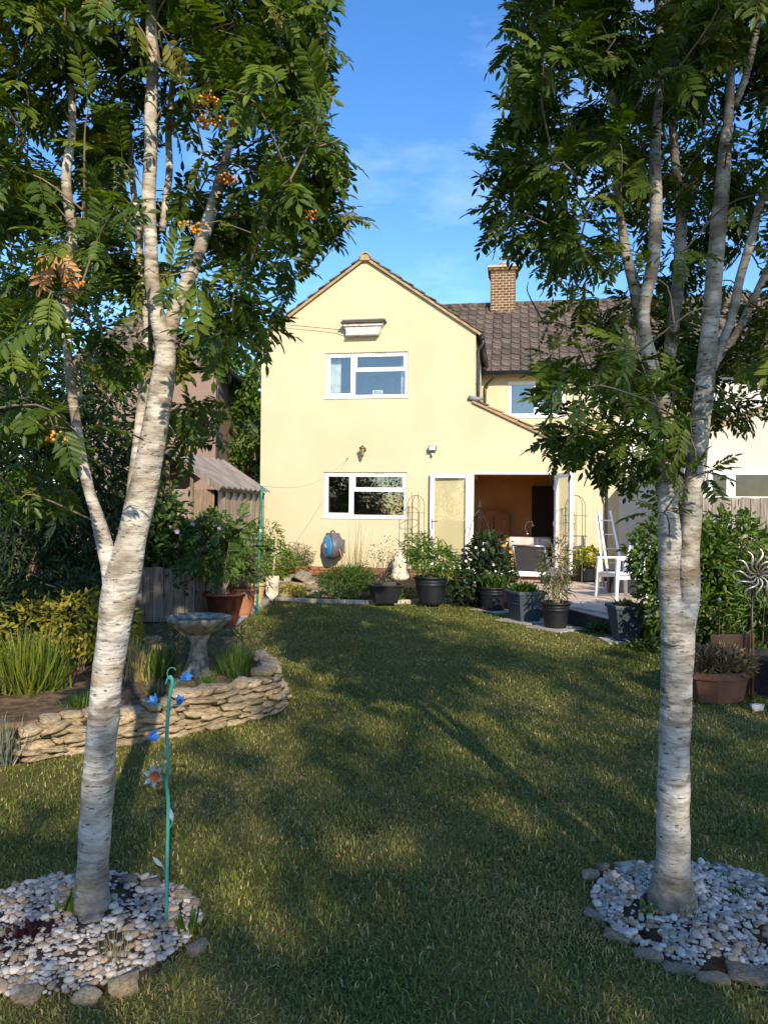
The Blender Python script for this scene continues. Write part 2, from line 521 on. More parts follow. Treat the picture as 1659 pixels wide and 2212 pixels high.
def T_pinnate(pairs=6, l=0.30, w=0.095, seed=0, droop=0.25):
    """unit-long compound leaf along +y"""
    rg = np.random.default_rng(seed)
    V, Fc = [], []
    def rach(t): return np.array([0.03 * math.sin(3 * t + seed), t, 0.10 * t - droop * t * t])
    for i in range(pairs):
        t = 0.25 + 0.68 * i / pairs
        ll = l * (0.8 + 0.35 * math.sin(math.pi * (i + 1) / (pairs + 1)))
        for sgn in (-1, 1):
            a = R(58 + rg.uniform(-9, 9))
            d = np.array([sgn * math.sin(a), math.cos(a), rg.uniform(-0.35, 0.05)])
            n = len(V)
            V += leaflet(rach(t), d, np.array([sgn * -0.15, 0, 1.0]), ll * rg.uniform(.9, 1.08), w)
            Fc += [tuple(j + n for j in f) for f in LQ]
    n = len(V)
    V += leaflet(rach(0.93), np.array([0.05, 1, -0.35]), np.array([0, 0, 1.0]), l, w)
    Fc += [tuple(j + n for j in f) for f in LQ]
    n = len(V)
    h = 0.008
    V += [np.array([-h, 0, 0]), np.array([h, 0, 0]), rach(.5) + [h, 0, 0], rach(.5) + [-h, 0, 0], rach(.95) + [h * .5, 0, 0], rach(.95) - [h * .5, 0, 0]]
    Fc += [(n, n + 1, n + 2, n + 3), (n + 3, n + 2, n + 4, n + 5)]
    return np.array(V), np.array(Fc)

def T_leaf(w=0.45, fold=0.3, bend=0.2):
    return np.array(leaflet(np.zeros(3), np.array([0, 1.0, 0]), np.array([0, 0, 1.0]), 1.0, w, fold, bend)), np.array(LQ)

def T_blade(w=0.05, bend=0.3, seg=3):
    V, Fc = [], []
    for i in range(seg + 1):
        t = i / seg
        ww = w * (1 - t) ** 0.7 * 0.5 + 0.0005
        p = (t, 0, -bend * t * t)
        V += [(-ww, p[0], p[2]), (ww, p[0], p[2])]
    for i in range(seg):
        Fc.append((2 * i, 2 * i + 1, 2 * i + 3, 2 * i + 2))
    return np.array(V), np.array(Fc)

PINN = [T_pinnate(6, l=.31, w=.112, seed=i) for i in range(4)]
OVAL = T_leaf()
NARROW = T_leaf(0.2, 0.2, 0.3)
BROAD = T_leaf(0.75, 0.2, 0.2)
BLADE = T_blade()

def unit(v):
    return v / (np.linalg.norm(v, axis=1, keepdims=True) + 1e-9)

def ball_pts(rg, n, c, rad, shell=0.5):
    d = unit(rg.normal(size=(n, 3)))
    r = rg.uniform(0, 1, n) ** (1 / 3)
    r = shell * (0.72 + 0.28 * r) + (1 - shell) * r
    # clumpy surface
    k = 1 + 0.16 * np.sin(d[:, 0] * 7 + d[:, 2] * 5 + c[0] * 3) * np.cos(d[:, 1] * 6 + c[1]) + rg.normal(size=n) * 0.05
    return np.array(c) + d * (r * k)[:, None] * np.array(rad), d

def leaf_obj(name, m, parent, pts, dirs, T, size, rg, up=0.8, jitter=0.6, droop=0.2, tlo=0.0, thi=1.0, kind='stuff', origin=(0, 0, 0)):
    n = len(pts)
    D = unit(dirs) + rg.normal(size=(n, 3)) * jitter
    D[:, 2] -= droop
    U = rg.normal(size=(n, 3)) * 0.5 + np.array([0, 0, up]) + unit(dirs) * 0.4
    Rm = frames(D, U)
    sc = size * rg.uniform(0.65, 1.2, n)
    if isinstance(T, list):
        Vs, Fs, ts, off = [], [], [], 0
        for i, t in enumerate(T):
            sel = np.arange(i, n, len(T))
            V, Fc = scatter(t, pts[sel] - np.array(origin), Rm[sel], sc[sel])
            Vs.append(V); Fs.append(Fc + off); off += len(V)
            ts.append(np.repeat(rg.uniform(tlo, thi, len(sel)), len(t[0])))
        return np_obj(name, np.concatenate(Vs), np.concatenate(Fs), m, parent, np.concatenate(ts), kind=kind)
    V, Fc = scatter(T, pts - np.array(origin), Rm, sc)
    return np_obj(name, V, Fc, m, parent, np.repeat(rg.uniform(tlo, thi, n), len(T[0])), kind=kind)

def smoothline(pts, k=5):
    """Catmull-Rom through points (any dimension)"""
    P = np.array(pts, dtype=float)
    P = np.vstack([2 * P[0] - P[1], P, 2 * P[-1] - P[-2]])
    o = []
    for i in range(1, len(P) - 2):
        for j in range(k):
            t = j / k
            a, b, c, d = P[i - 1], P[i], P[i + 1], P[i + 2]
            o.append(0.5 * ((2 * b) + (-a + c) * t + (2 * a - 5 * b + 4 * c - d) * t * t + (-a + 3 * b - 3 * c + d) * t ** 3))
    o.append(P[-2])
    return np.array(o)

def stone_mesh(name, seed, sub=2, flat=1.0, rough=0.16, m=None, boxy=0.55):
    bm = bmesh.new()
    bmesh.ops.create_cube(bm, size=1.0)
    bmesh.ops.subdivide_edges(bm, edges=bm.edges[:], cuts=sub, use_grid_fill=True)
    rg = random.Random(seed)
    off = Vector((rg.uniform(0, 50), rg.uniform(0, 50), rg.uniform(0, 50)))
    for v in bm.verts:
        p = v.co.copy()
        s = p.normalized() * 0.58
        p = p.lerp(s, 1 - boxy)
        p *= 1 + rough * 2.2 * noise.noise(p * 2.3 + off)
        v.co = p
    me = bpy.data.meshes.new(name)
    bm.to_mesh(me)
    bm.free()
    me.polygons.foreach_set('use_smooth', [True] * len(me.polygons))
    if m: me.materials.append(m)
    return me

# ============================================================ SETTING
def sheet(name, poly, z, m, kind='structure'):
    b = MB()
    b.add([(x, y, z) for x, y in poly], [tuple(range(len(poly)))])
    return tag(b.build(name, m), kind=kind)

M_EARTH = mat('earth', (0.07, 0.075, 0.03), (0.13, 0.11, 0.055), scale=0.7, rough=0.95, bump=0.5, bscale=30)
sheet('ground', [(-400, -120), (400, -120), (400, 900), (-400, 900)], -0.02, M_EARTH)
M_LAWN = mat('lawn_soil', (0.085, 0.085, 0.024), (0.20, 0.155, 0.06), scale=2.2, rough=0.95, bump=0.9, bscale=70, spec=0.1)
lawn_poly = [(-3.2, -7), (6.6, -7), (6.6, 9.6), (3.5, 9.3), (2.9, 10.0), (2.55, 11.2), (1.75, 12.6), (1.35, 13.25), (0.4, 13.05), (-0.6, 12.9), (-1.95, 13.3),
             (-1.95, 12.8), (-2.0, 9.95), (-1.72, 9.2), (-1.33, 8.0), (-0.95, 6.6), (-0.80, 6.0), (-1.35, 5.35), (-2.3, 4.65), (-3.2, 4.2)]
lb = MB()
lb.add([(x, y, 0.0) for x, y in lawn_poly], [tuple(range(len(lawn_poly)))])
lawn = tag(lb.build('lawn', M_LAWN), kind='structure')

# rear planting bed, rising towards the house
def height_patch(name, poly, zf, m, step=0.16, seed=0, amp=0.03):
    """soil with a lumpy surface filling a polygon, with a skirt down to the ground"""
    bm = bmesh.new()
    vs = [bm.verts.new((x, y, 0)) for x, y in poly]
    es = [bm.edges.new((vs[i], vs[(i + 1) % len(vs)])) for i in range(len(vs))]
    bmesh.ops.triangle_fill(bm, use_beauty=True, use_dissolve=False, edges=es)
    for _ in range(5):
        long = [e for e in bm.edges if e.calc_length() > step * 1.4]
        if not long: break
        bmesh.ops.subdivide_edges(bm, edges=long, cuts=1, use_grid_fill=False)
        bmesh.ops.triangulate(bm, faces=bm.faces[:])
    border = [e for e in bm.edges if e.is_boundary]
    for v in bm.verts:
        v.co.z = zf(v.co.x, v.co.y) + amp * noise.noise(Vector((v.co.x * 3 + seed, v.co.y * 3, 0)))
    ex = bmesh.ops.extrude_edge_only(bm, edges=border)
    for g in ex['geom']:
        if isinstance(g, bmesh.types.BMVert):
            g.co.z = -0.1
    bmesh.ops.recalc_face_normals(bm, faces=bm.faces[:])
    me = bpy.data.meshes.new(name)
    bm.to_mesh(me); bm.free()
    me.materials.append(m)
    o = bpy.data.objects.new(name, me)
    COL.objects.link(o)
    return tag(o, kind='structure')

def rear_z(x, y): return 0.05 + 0.15 * max(0, min(1, (y - 13.0) / 3.0))
pL = hw(-2.9, 0.02, 0); pR = hw(2.0, 0.02, 0)
height_patch('planting_bed', [(-1.95, 13.35), (-0.6, 12.97), (0.4, 13.12), (1.33, 13.32), (1.5, 14.0), (1.6, 15.95), (pR.x - .35, pR.y - .02 + .06), (pL.x, pL.y), (-2.05, 14.4)], rear_z, M_SOIL, step=0.3, seed=3)
def left_z(x, y): return 0.21 - 0.18 * max(0.0, min(1.0, (y - 6.9) / 1.7))
left_bed = height_patch('raised_bed', [(-2.42, 4.78), (-1.93, 5.12), (-1.36, 5.52), (-0.98, 6.02), (-1.02, 6.6), (-1.40, 8.0), (-1.79, 9.2), (-2.1, 9.75), (-2.45, 10.1), (-2.66, 11.0), (-5.5, 11.0), (-5.5, 4.7)], left_z, M_SUNSOIL, step=0.3, seed=9)

# path of slabs beside the lawn, left
path = tag(MB().prism([(-2.06, 9.95), (-1.99, 12.8), (-1.99, 14.3), (-2.55, 15.2), (-2.8, 15.2), (-2.62, 12.0), (-2.40, 10.1)], -0.06, 0.012).build('path', M_CONC), kind='structure')
for i in range(5):
    y0 = 10.15 + i * 0.98
    if i < 4:
        MB().mm(-2.44 - 0.04 * i, -2.02 + 0.006 * i, y0, y0 + 0.95, 0.0, 0.034).build('slab', M_CONC, path, bevel=0.008)

# pale kerb along the rear bed
kerb_pts = smoothline([(-1.9, 13.28), (-1.2, 13.06), (-0.5, 12.92), (0.3, 13.02), (0.95, 13.18), (1.32, 13.30)], 4)
kerb = thing('bed_edging', 'pale stone edging strip along the front of the rear flower bed', 'edging', (0, 13.0, 0))
for i in range(0, len(kerb_pts) - 1):
    a, b2 = kerb_pts[i], kerb_pts[i + 1]
    MB().bar((a[0], a[1] - 13.0, 0.035), (b2[0] - 0.004, b2[1] - 13.0, 0.035 + random.uniform(-.006, .006)), 0.09, 0.085).build('edging_stone', M_CONC, kerb, bevel=0.01)

# patio: raised terrace with slabs and dark edging
PZ = 0.22
h0 = hw(0.72, 0.0, 0); h1 = hw(9.5, 0.0, 0)
patio_poly = [(1.62, 14.0), (1.85, 12.95), (2.30, 12.05), (2.75, 11.2), (3.02, 10.2), (3.25, 9.62), (3.60, 9.42), (8.2, 9.9), (h1.x, h1.y + .1), (1.55, hw(1.4, 0, 0).y + .15)]
patio = tag(MB().prism(patio_poly, -0.05, PZ - 0.03).build('patio', M_MORTAR), kind='structure')
def inside(poly, x, y):
    c = False
    n = len(poly)
    for i in range(n):
        x1, y1 = poly[i]; x2, y2 = poly[(i + 1) % n]
        if (y1 > y) != (y2 > y) and x < (x2 - x1) * (y - y1) / (y2 - y1) + x1:
            c = not c
    return c
def clip_poly(sub, poly):
    """keep the part of a convex quad inside the patio (Sutherland-Hodgman on the three convex front edges)"""
    outp = sub
    n = len(poly)
    for i in range(n):
        a, b2 = poly[i], poly[(i + 1) % n]
        inp, outp = outp, []
        if not inp: return []
        def side(p): return (b2[0] - a[0]) * (p[1] - a[1]) - (b2[1] - a[1]) * (p[0] - a[0])
        for j in range(len(inp)):
            p, q = inp[j], inp[(j + 1) % len(inp)]
            sp, sq_ = side(p), side(q)
            if sp >= 0: outp.append(p)
            if (sp > 0) != (sq_ > 0) and abs(sp - sq_) > 1e-9:
                t = sp / (sp - sq_)
                outp.append((p[0] + (q[0] - p[0]) * t, p[1] + (q[1] - p[1]) * t))
    return outp
slab_clip = [(1.66, 14.0), (1.89, 12.98), (2.36, 12.06), (2.80, 11.22), (3.07, 10.22), (3.30, 9.66), (3.64, 9.48), (7.6, 9.9), (7.6, 14.75), (1.66, 15.72)]
S = 0.6
ca, sa = math.cos(-PSI), math.sin(-PSI)
ns = 0
for i in range(-2, 14):
    for j in range(-2, 14):
        off = 0.3 if j % 2 else 0.0
        q = []
        for a, b2 in ((0, 0), (1, 0), (1, 1), (0, 1)):
            x, y = (i + a) * S + off - (0.006 if a else -0.006), (j + b2) * S - (0.006 if b2 else -0.006)
            q.append((1.2 + x * ca - y * sa, 9.6 + x * sa + y * ca))
        q = clip_poly(q, slab_clip)
        if len(q) < 3: continue
        ar = abs(sum(q[k][0] * q[(k + 1) % len(q)][1] - q[(k + 1) % len(q)][0] * q[k][1] for k in range(len(q)))) / 2
        if ar < 0.015: continue
        MB().prism(q, PZ - 0.035, PZ + random.uniform(-0.004, 0.004)).build('slab', M_SLAB, patio, bevel=0.006)
front = [(1.60, 14.0), (1.83, 12.93), (2.28, 12.03), (2.73, 11.18), (3.0, 10.18), (3.23, 9.60), (3.58, 9.39), (8.0, 9.86)]
for i in range(len(front) - 1):
    a, b2 = Vector(front[i]), Vector(front[i + 1])
    n = max(1, round((b2 - a).length / 0.55))
    for k in range(n):
        p, q = a.lerp(b2, k / n), a.lerp(b2, (k + 1) / n - 0.006)
        MB().bar((p.x, p.y, 0.082), (q.x, q.y, 0.082), 0.05, 0.215).build('edging_block', M_DKSLEEP, patio, bevel=0.006)
# loose flat slabs that the pots stand on, at lawn level
for i, (x, y, w, d, rz, lab) in enumerate([(1.80, 12.22, 0.62, 0.5, -0.9, 'flat grey paving slab under the round black pot of the dark climber'),
                                    (2.10, 11.1, 0.62, 0.62, -0.9, 'flat grey paving slab under the square grey pot by the recliner'),
                                    (2.40, 10.42, 0.62, 0.55, -0.9, 'flat grey paving slab under the bamboo-like pot at the patio edge'),
                                    (3.05, 9.42, 0.56, 0.42, 0.03, 'pale flat slab under the tapering square grey pot beside the white-barked tree')]):
    o = MB().mm(-w / 2, w / 2, -d / 2, d / 2, -0.03, 0.022).build('paving_slab', M_CONC, bevel=0.008, loc=(x, y, 0))
    o.rotation_euler.z = rz
    tag(o, lab, 'slab', 'loose slabs under pots')

# ============================================================ HOUSE
house = thing('house', 'cream rendered two-storey house with gable end, lean-to and tiled wing', 'house', (0, HD, 0), -PSI)
uL, _ = hp(563.5, 950)
uR = hp(1027, 800)[0]
zE = (hp(566, 730)[1] + hp(1024, 722)[1]) / 2
uA, zA = hp(787, 563)
uA = (uL + uR) / 2 * 0.5 + uA * 0.5
uX = hp(1304, 1100)[0]
zX = hp(1306, 1006)[1]
zJ = hp(1022, 874)[1]
ZB = 0.38
print('house', uL, uR, zE, uA, zA, uX, zX, zJ)

def rect_px(x0, y0, x1, y1, v=0.0):
    u0, zt = hp(x0, y0, v); u1, zb = hp(x1, y1, v)
    zt2 = hp(x1, y0, v)[1]; zb2 = hp(x0, y1, v)[1]
    return u0, u1, (zb + zb2) / 2, (zt + zt2) / 2

W_UP = rect_px(704, 761, 880, 858)
W_LO = rect_px(699.5, 1020, 877.5, 1118)
DOOR = rect_px(1018, 1019, 1201, 1238)
DOOR = (DOOR[0], DOOR[1], 0.345, DOOR[3])
print('win', W_UP, W_LO, DOOR)

def holed_wall(name, outline, holes, m, parent, depth=0.12, y0=0.0):
    bm = bmesh.new()
    loops = []
    for poly in [outline] + holes:
        vs = [bm.verts.new((x, y0, z)) for x, z in poly]
        loops.append([bm.edges.new((vs[i], vs[(i + 1) % len(vs)])) for i in range(len(vs))])
    bmesh.ops.triangle_fill(bm, use_beauty=True, use_dissolve=False, edges=[e for l in loops for e in l], normal=(0, -1, 0))
    # drop anything filled inside a hole
    for f in bm.faces[:]:
        c = f.calc_center_median()
        for h in holes:
            xs = [p[0] for p in h]; zs = [p[1] for p in h]
            if min(xs) < c.x < max(xs) and min(zs) < c.z < max(zs):
                bm.faces.remove(f)
                break
    be = [e for e in bm.edges if e.is_boundary]
    ex = bmesh.ops.extrude_edge_only(bm, edges=be)
    for g in ex['geom']:
        if isinstance(g, bmesh.types.BMVert):
            g.co.y += depth
    bmesh.ops.recalc_face_normals(bm, faces=bm.faces[:])
    me = bpy.data.meshes.new(name)
    bm.to_mesh(me); bm.free()
    me.materials.append(m)
    o = bpy.data.objects.new(name, me)
    COL.objects.link(o)
    o.parent = parent
    return o

def rp4(r): return [(r[0], r[2]), (r[1], r[2]), (r[1], r[3]), (r[0], r[3])]

front_wall = holed_wall('front_wall', [(uL, ZB), (DOOR[0], ZB), (DOOR[0], DOOR[3]), (DOOR[1], DOOR[3]), (DOOR[1], ZB), (uX, ZB), (uX, zX), (uR, zJ), (uR, zE), (uA, zA), (uL, zE)],
                        [rp4(W_UP), rp4(W_LO)], M_WALL, house, 0.13)
WV = 3.5                                  # the wing stands this far behind the gable front
MB().mm(uL, uL + 0.2, 0.13, 9.0, 0.1, zE).build('side_wall', M_WALL, house)
MB().mm(uR - 0.2, uR, 0.13, WV + .2, zX - .2, zE - 0.02).build('side_wall', M_WALL, house)
MB().mm(uX - 0.2, uX, 0.13, WV, 0.15, zX - 0.05).build('side_wall', M_WALL, house)

# plinth of bricks under the render
plinth = MB().mm(uL + .02, uX - .02, 0.045, 0.14, 0.02, ZB - 0.004).build('plinth', M_MORTAR, house)
bme = MB().mm(-0.1055, 0.1055, -0.05, 0.05, -0.032, 0.032).build('brick', M_RBRICK, plinth, bevel=0.004)
first = True
for c in range(3):
    u = uL + 0.14 + (0.11 if c % 2 else 0)
    while u < uX - 0.15:
        if not (DOOR[0] - 0.05 < u < DOOR[1] + .05 and c == 2):
            if first:
                o = bme; first = False
            else:
                o = ob('brick', bme.data, plinth)
            o.location = (u + random.uniform(-.003, .003), 0.06 + random.uniform(-.003, .003), ZB - 0.042 - (2 - c) * 0.076)
        u += 0.222

# windows
def bars(mb, x0, x1, z0, z1, w, v0, v1):
    mb.mm(x0, x0 + w, v0, v1, z0, z1); mb.mm(x1 - w, x1, v0, v1, z0, z1)
    mb.mm(x0 + w, x1 - w, v0, v1, z0, z0 + w); mb.mm(x0 + w, x1 - w, v0, v1, z1 - w, z1)

def pane(win, x0, x1, z0, z1, v, m=None):
    MB().mm(x0, x1, v, v + 0.006, z0, z1).build('pane', m or GLASS, win)

def window(r, v, frac=0.345, trans=0.40, name='window', plan='casement', label=None):
    x0, x1, z0, z1 = r
    g = 0.003
    x0 += g; x1 -= g; z0 += g; z1 -= g
    w = 0.055
    xm = x0 + (x1 - x0) * frac
    zm = z1 - (z1 - z0) * trans
    f = MB()
    bars(f, x0, x1, z0, z1, w, v + 0.02, v + 0.085)
    f.mm(xm - .03, xm + .03, v + 0.02, v + 0.085, z0 + w, z1 - w)
    if plan == 'casement':
        f.mm(xm + .03, x1 - w, v + 0.02, v + 0.085, zm - .025, zm + .025)
    win = f.build(name, M_UPVC, house, bevel=0.006)
    if label: win['label'] = label
    def sash(a, b, c, d, ww=0.05):
        s = MB()
        bars(s, a + .001, b - .001, c + .001, d - .001, ww, v + 0.004, v + 0.075)
        s.build('sash', M_UPVC, win, bevel=0.006)
        pane(win, a + ww, b - ww, c + ww, d - ww, v + 0.04)
    sash(x0 + w - .012, xm - .018, z0 + w - .012, z1 - w + .012)
    if plan == 'casement':
        sash(xm + .018, x1 - w + .012, zm + .013, z1 - w + .012)
        pane(win, xm + .03, x1 - w, z0 + w, zm - .025, v + 0.05)
    else:
        sash(xm + .018, x1 - w + .012, z0 + w - .012, z1 - w + .012)
    MB().mm(x0 - 0.03, x1 + 0.03, v - 0.045, v + 0.02, z0 - 0.035, z0 + 0.003).build('sill', M_UPVC, win, bevel=0.006)
    c = (xm + x1) / 2
    MB().mm(c - 0.12, c + 0.12, v - 0.008, v + .02, z1 - 0.038, z1 - 0.018).build('trickle_vent', mat('grey_vent', (0.45, 0.45, 0.45)), win)
    return win

window(W_UP, 0.02, label='upstairs casement window reflecting blue sky')
window(W_LO, 0.02, label='kitchen casement window with dark panes')

M_ROOMUP = mat('bedroom_paint', (0.30, 0.28, 0.26))
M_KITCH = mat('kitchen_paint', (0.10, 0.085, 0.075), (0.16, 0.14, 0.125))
M_ORANGE = mat('ochre_paint', (0.60, 0.34, 0.15), (0.68, 0.40, 0.185), scale=2, rough=0.85)
M_FLOORW = mat('wood_floor', (0.16, 0.085, 0.04), (0.26, 0.15, 0.075), scale=4, rough=0.4, stretch=(8, 1, 1))

def room(name, x0, x1, v0, v1, z0, z1, m, mf=None, front_holes=()):
    """inside faces of a room; the front is closed except for the opening"""
    b = MB()
    b.add([(x0, v0, z0), (x1, v0, z0), (x1, v1, z0), (x0, v1, z0), (x0, v0, z1), (x1, v0, z1), (x1, v1, z1), (x0, v1, z1)],
          [(4, 7, 6, 5), (1, 5, 6, 2), (2, 6, 7, 3), (3, 7, 4, 0)])
    o = b.build(name, m, house)
    MB().mm(x0, x1, v0, v1, z0 - .05, z0).build('floor', mf or m, o)
    h = front_holes
    if h:
        f = MB()
        for a, b2, c, d in ((x0, h[0], z0, z1), (h[1], x1, z0, z1), (h[0], h[1], z0, h[2]), (h[0], h[1], h[3], z1)):
            if b2 - a > .01 and d - c > .01:
                f.mm(a, b2, v0 - .004, v0 + .02, c, d)
        f.build('inner_wall', m, o)
    return o

room('bedroom', uL + .22, uR - .3, 0.14, 3.3, 3.0, 5.3, M_ROOMUP, None, W_UP)
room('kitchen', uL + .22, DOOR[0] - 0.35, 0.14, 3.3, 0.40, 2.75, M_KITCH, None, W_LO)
lroom = room('living_room', DOOR[0] - 0.25, uX - 0.22, 0.14, 3.45, 0.33, 2.50, M_ORANGE, M_FLOORW, DOOR)
MB().mm(DOOR[1] - .42, DOOR[1] + .5, 3.36, 3.44, 0.335, 2.30).build('doorway', mat('doorway_painted_shade', (0.025, 0.018, 0.014)), lroom)  # solid panel, the unlit space beyond painted near black

# french doors
df = MB()
x0, x1, z0, z1 = DOOR
for a, b2, c, d in ((x0 + .002, x0 + .055, z0, z1 - .002), (x1 - .055, x1 - .002, z0, z1 - .002), (x0 + .055, x1 - .055, z1 - .057, z1 - .002), (x0 + .055, x1 - .055, z0 - .04, z0 + .045)):
    df.mm(a, b2, -0.008, 0.10, c, d)
door_frame = df.build('door_frame', M_UPVC, house, bevel=0.006)
MB().mm(x0 - .02, x1 + .02, -0.14, -0.008, z0 - 0.06, z0 - 0.022).build('door_sill', M_UPVC, door_frame, bevel=0.006)
dwid = (x1 - x0) / 2 - 0.045
def door(hinge_u, v, ang, handle_side):
    d = MB()
    bars(d, 0, dwid, 0, z1 - z0 - .09, 0.095, -0.035, 0.03)
    o = d.build('door', M_UPVC, house, bevel=0.006)
    o.location = (hinge_u, v, z0 + .045)
    o.rotation_euler.z = ang
    MB().mm(0.095, dwid - .095, -0.006, 0.006, 0.095, z1 - z0 - .185).build('pane', CLEAR, o)
    hx = dwid - 0.048
    for sg, v0 in ((-1, -0.035), (1, 0.03)):
        h = MB()
        h.mm(hx - .014, hx + .014, min(v0, v0 + sg * .012), max(v0, v0 + sg * .012), 0.86, 1.08)
        h.bar((hx, v0 + sg * .035, 1.03), (hx - .11, v0 + sg * .035, 1.03), 0.018)
        h.bar((hx, v0, 1.03), (hx, v0 + sg * .035, 1.03), 0.018)
        h.build('handle', M_STEEL, o, bevel=0.003)
    for zz in (0.25, 1.0, 1.75):
        MB().tube([(-.006, -.04, zz - .045), (-.006, -.04, zz + .045)], 0.011, 8).build('hinge', M_UPVC, o)
    return o
# the left leaf is folded right back against the wall, the right leaf stands out from it
dl = door(DOOR[0] - 0.02, -0.055, R(180 + 3), 1)
dr = door(DOOR[1] - 0.03, -0.05, R(-72), 1)

# curtain in the bedroom and things on the sills
M_CURT = mat('white_curtain', (0.70, 0.68, 0.64), rough=0.9)
def curtain(x0, x1, z0, z1, v, lab):
    n = 40
    vs, fs = [], []
    for i in range(n + 1):
        t = i / n
        x = x0 + (x1 - x0) * t
        vs += [(x, v + 0.022 * math.sin(t * 38), z0), (x * .6 + x0 * .4 if False else x, v + 0.015 * math.sin(t * 38 + .5), z1)]
    for i in range(n): fs.append((2 * i, 2 * i + 2, 2 * i + 3, 2 * i + 1))
    o = MB().add(vs, fs).build('curtain', M_CURT, None, smooth=True)
    s = o.modifiers.new('s', 'SOLIDIFY'); s.thickness = .004
    o.matrix_world = Matrix.Translation((0, HD, 0)) @ Matrix.Rotation(-PSI, 4, 'Z')
    tag(o, lab, 'curtain', 'bedroom curtains')
curtain(W_UP[0] + .03, W_UP[0] + .30, 3.6, W_UP[3] + .1, 0.22, 'white curtain drawn to the left inside the upstairs window')
curtain(W_UP[1] - .17, W_UP[1] - .02, 3.6, W_UP[3] + .1, 0.22, 'narrow white curtain at the right edge inside the upstairs window')
pf = hp(816, 848, .16)
fr = thing('picture_frame', 'small picture frame standing on the upstairs window sill', 'picture frame', hw(pf[0], 0.16, W_UP[2] + .004), -PSI)
b = MB(); bars(b, -.11, .11, 0.0, .17, .022, -.01, .01); b.build('frame', M_WHITEPL, fr)
MB().mm(-.088, .088, -.004, .004, .022, .148).build('picture', mat('print_paper', (0.2, 0.2, 0.2), (0.6, 0.58, 0.55), scale=18), fr)
MB().mm(W_UP[0], W_UP[1], 0.10, 0.24, W_UP[2] - .03, W_UP[2] + .002).build('inner_sill', M_UPVC, house)
MB().mm(W_LO[0], W_LO[1], 0.10, 0.30, W_LO[2] - .03, W_LO[2] + .012).build('inner_sill', M_UPVC, house)
MB().mm(W_UP[0] + .1, W_UP[1] - .1, 0.145, 0.9, 3.005, W_UP[2] - .25).build('bedroom_cabinet', M_WOOD, house)

# ---- gable roof with verge tiles
def slope_roof(name, uE, zEv, uT, zT, v0, v1, thick=0.05):
    """one slope, built between eave line and ridge line running back"""
    d = Vector((uT - uE, 0, zT - zEv)).normalized()
    nrm = Vector((-d.z, 0, d.x)) if uT > uE else Vector((d.z, 0, -d.x))
    a, b2 = Vector((uE, 0, zEv)), Vector((uT, 0, zT))
    q = [a, b2, b2 + nrm * thick, a + nrm * thick]
    return MB().prism_v([(p.x, p.z) for p in q], v0, v1), d, nrm
pitch = (zA - zE) / (uA - uL)
oh = 0.09
gable_roof = None
for sgn, uE in ((1, uL), (-1, uR)):
    ue = uE - sgn * oh
    zz = zE - pitch * oh
    mb, d, nrm = slope_roof('r', ue, zz, uA, zA + 0.012, -0.035, 9.0, 0.05)
    if gable_roof is None:
        gable_roof = mb.build('gable_roof', M_TILE, house)
    else:
        mb.build('roof_slope', M_TILE, gable_roof)
    ln = (Vector((uA, 0, zA)) - Vector((ue, 0, zz))).length
    # mortared verge under the tiles
    a = Vector((ue, -0.05, zz)) ; b2 = Vector((uA, -0.05, zA + .012))
    MB().bar(a + nrm * 0.022, b2 + nrm * .022, 0.05, 0.05, up=nrm).build('verge', M_VERGE, gable_roof)
    nt_ = 10
    for k in range(nt_):
        p = a + d * (ln * (k - 0.03) / nt_) + nrm * (0.072)
        q = a + d * (ln * (k + 1.0) / nt_) + nrm * (0.060)
        p.y = q.y = -0.02
        t = MB().bar(p + nrm * .02, q, 0.15, 0.032, up=nrm).build('verge_tile', M_TILE, gable_roof, bevel=0.006)
# ridge tiles
for k in range(8):
    y0 = -0.12 + k * 0.44
    pts = []
    mb = MB()
    vs, fs = [], []
    for j in range(9):
        a = math.pi * j / 8
        for yy in (y0, y0 + 0.43):
            for rr in (0.125, 0.10):
                vs.append((uA + rr * math.cos(a), yy, zA + 0.065 + rr * 0.85 * math.sin(a) - .02))
    for j in range(8):
        b0 = j * 4; b1 = b0 + 4
        fs += [(b0, b0 + 2, b1 + 2, b1), (b0 + 1, b1 + 1, b1 + 3, b0 + 3), (b0, b1, b1 + 1, b0 + 1), (b0 + 2, b0 + 3, b1 + 3, b1 + 2)]
    fs += [(0, 1, 3, 2), (32, 34, 35, 33)]
    MB().add(vs, fs).build('ridge_tile', M_VERGE, gable_roof, smooth=True)
MB().prism_v([(uA - .115, zA - .02), (uA + .115, zA - .02), (uA + .08, zA + .10), (uA - .08, zA + .10)], -0.10, 0.0).build('ridge_mortar', M_VERGE, gable_roof)

# ---- lean-to roof
dl_ = Vector((uX - uR, 0, zX - zJ)).normalized()
nl = Vector((-dl_.z, 0, dl_.x))
ua, za = uR - 0.07, zJ + 0.07 * (zJ - zX) / (uX - uR)
ub = uX + 0.07
zb_ = zX - 0.07 * (zJ - zX) / (uX - uR)
A_, B_ = Vector((ua, 0, za + .012)), Vector((ub, 0, zb_ + .012))
leanto = MB().prism_v([(p.x, p.z) for p in (A_ + Vector((.09, 0, -.045)), B_, B_ + nl * .05, A_ + Vector((.09, 0, -.045)) + nl * .05)], 0.0, WV - .02).build('lean_to_roof', M_TILE, house)
MB().bar(A_ + nl * .022 + Vector((0, -.03, 0)), B_ + nl * .022 + Vector((0, -.03, 0)), .06, .05, up=nl).build('verge', M_VERGE, leanto)
n = 9
for k in range(n):
    p = A_.lerp(B_, k / n) + nl * .066; q = A_.lerp(B_, (k + 1.05) / n) + nl * .088
    p.y = q.y = -0.005
    MB().bar(p, q, 0.15, 0.034, up=nl).build('verge_tile', M_VERGE if k % 3 else M_TILE, leanto, bevel=0.006)
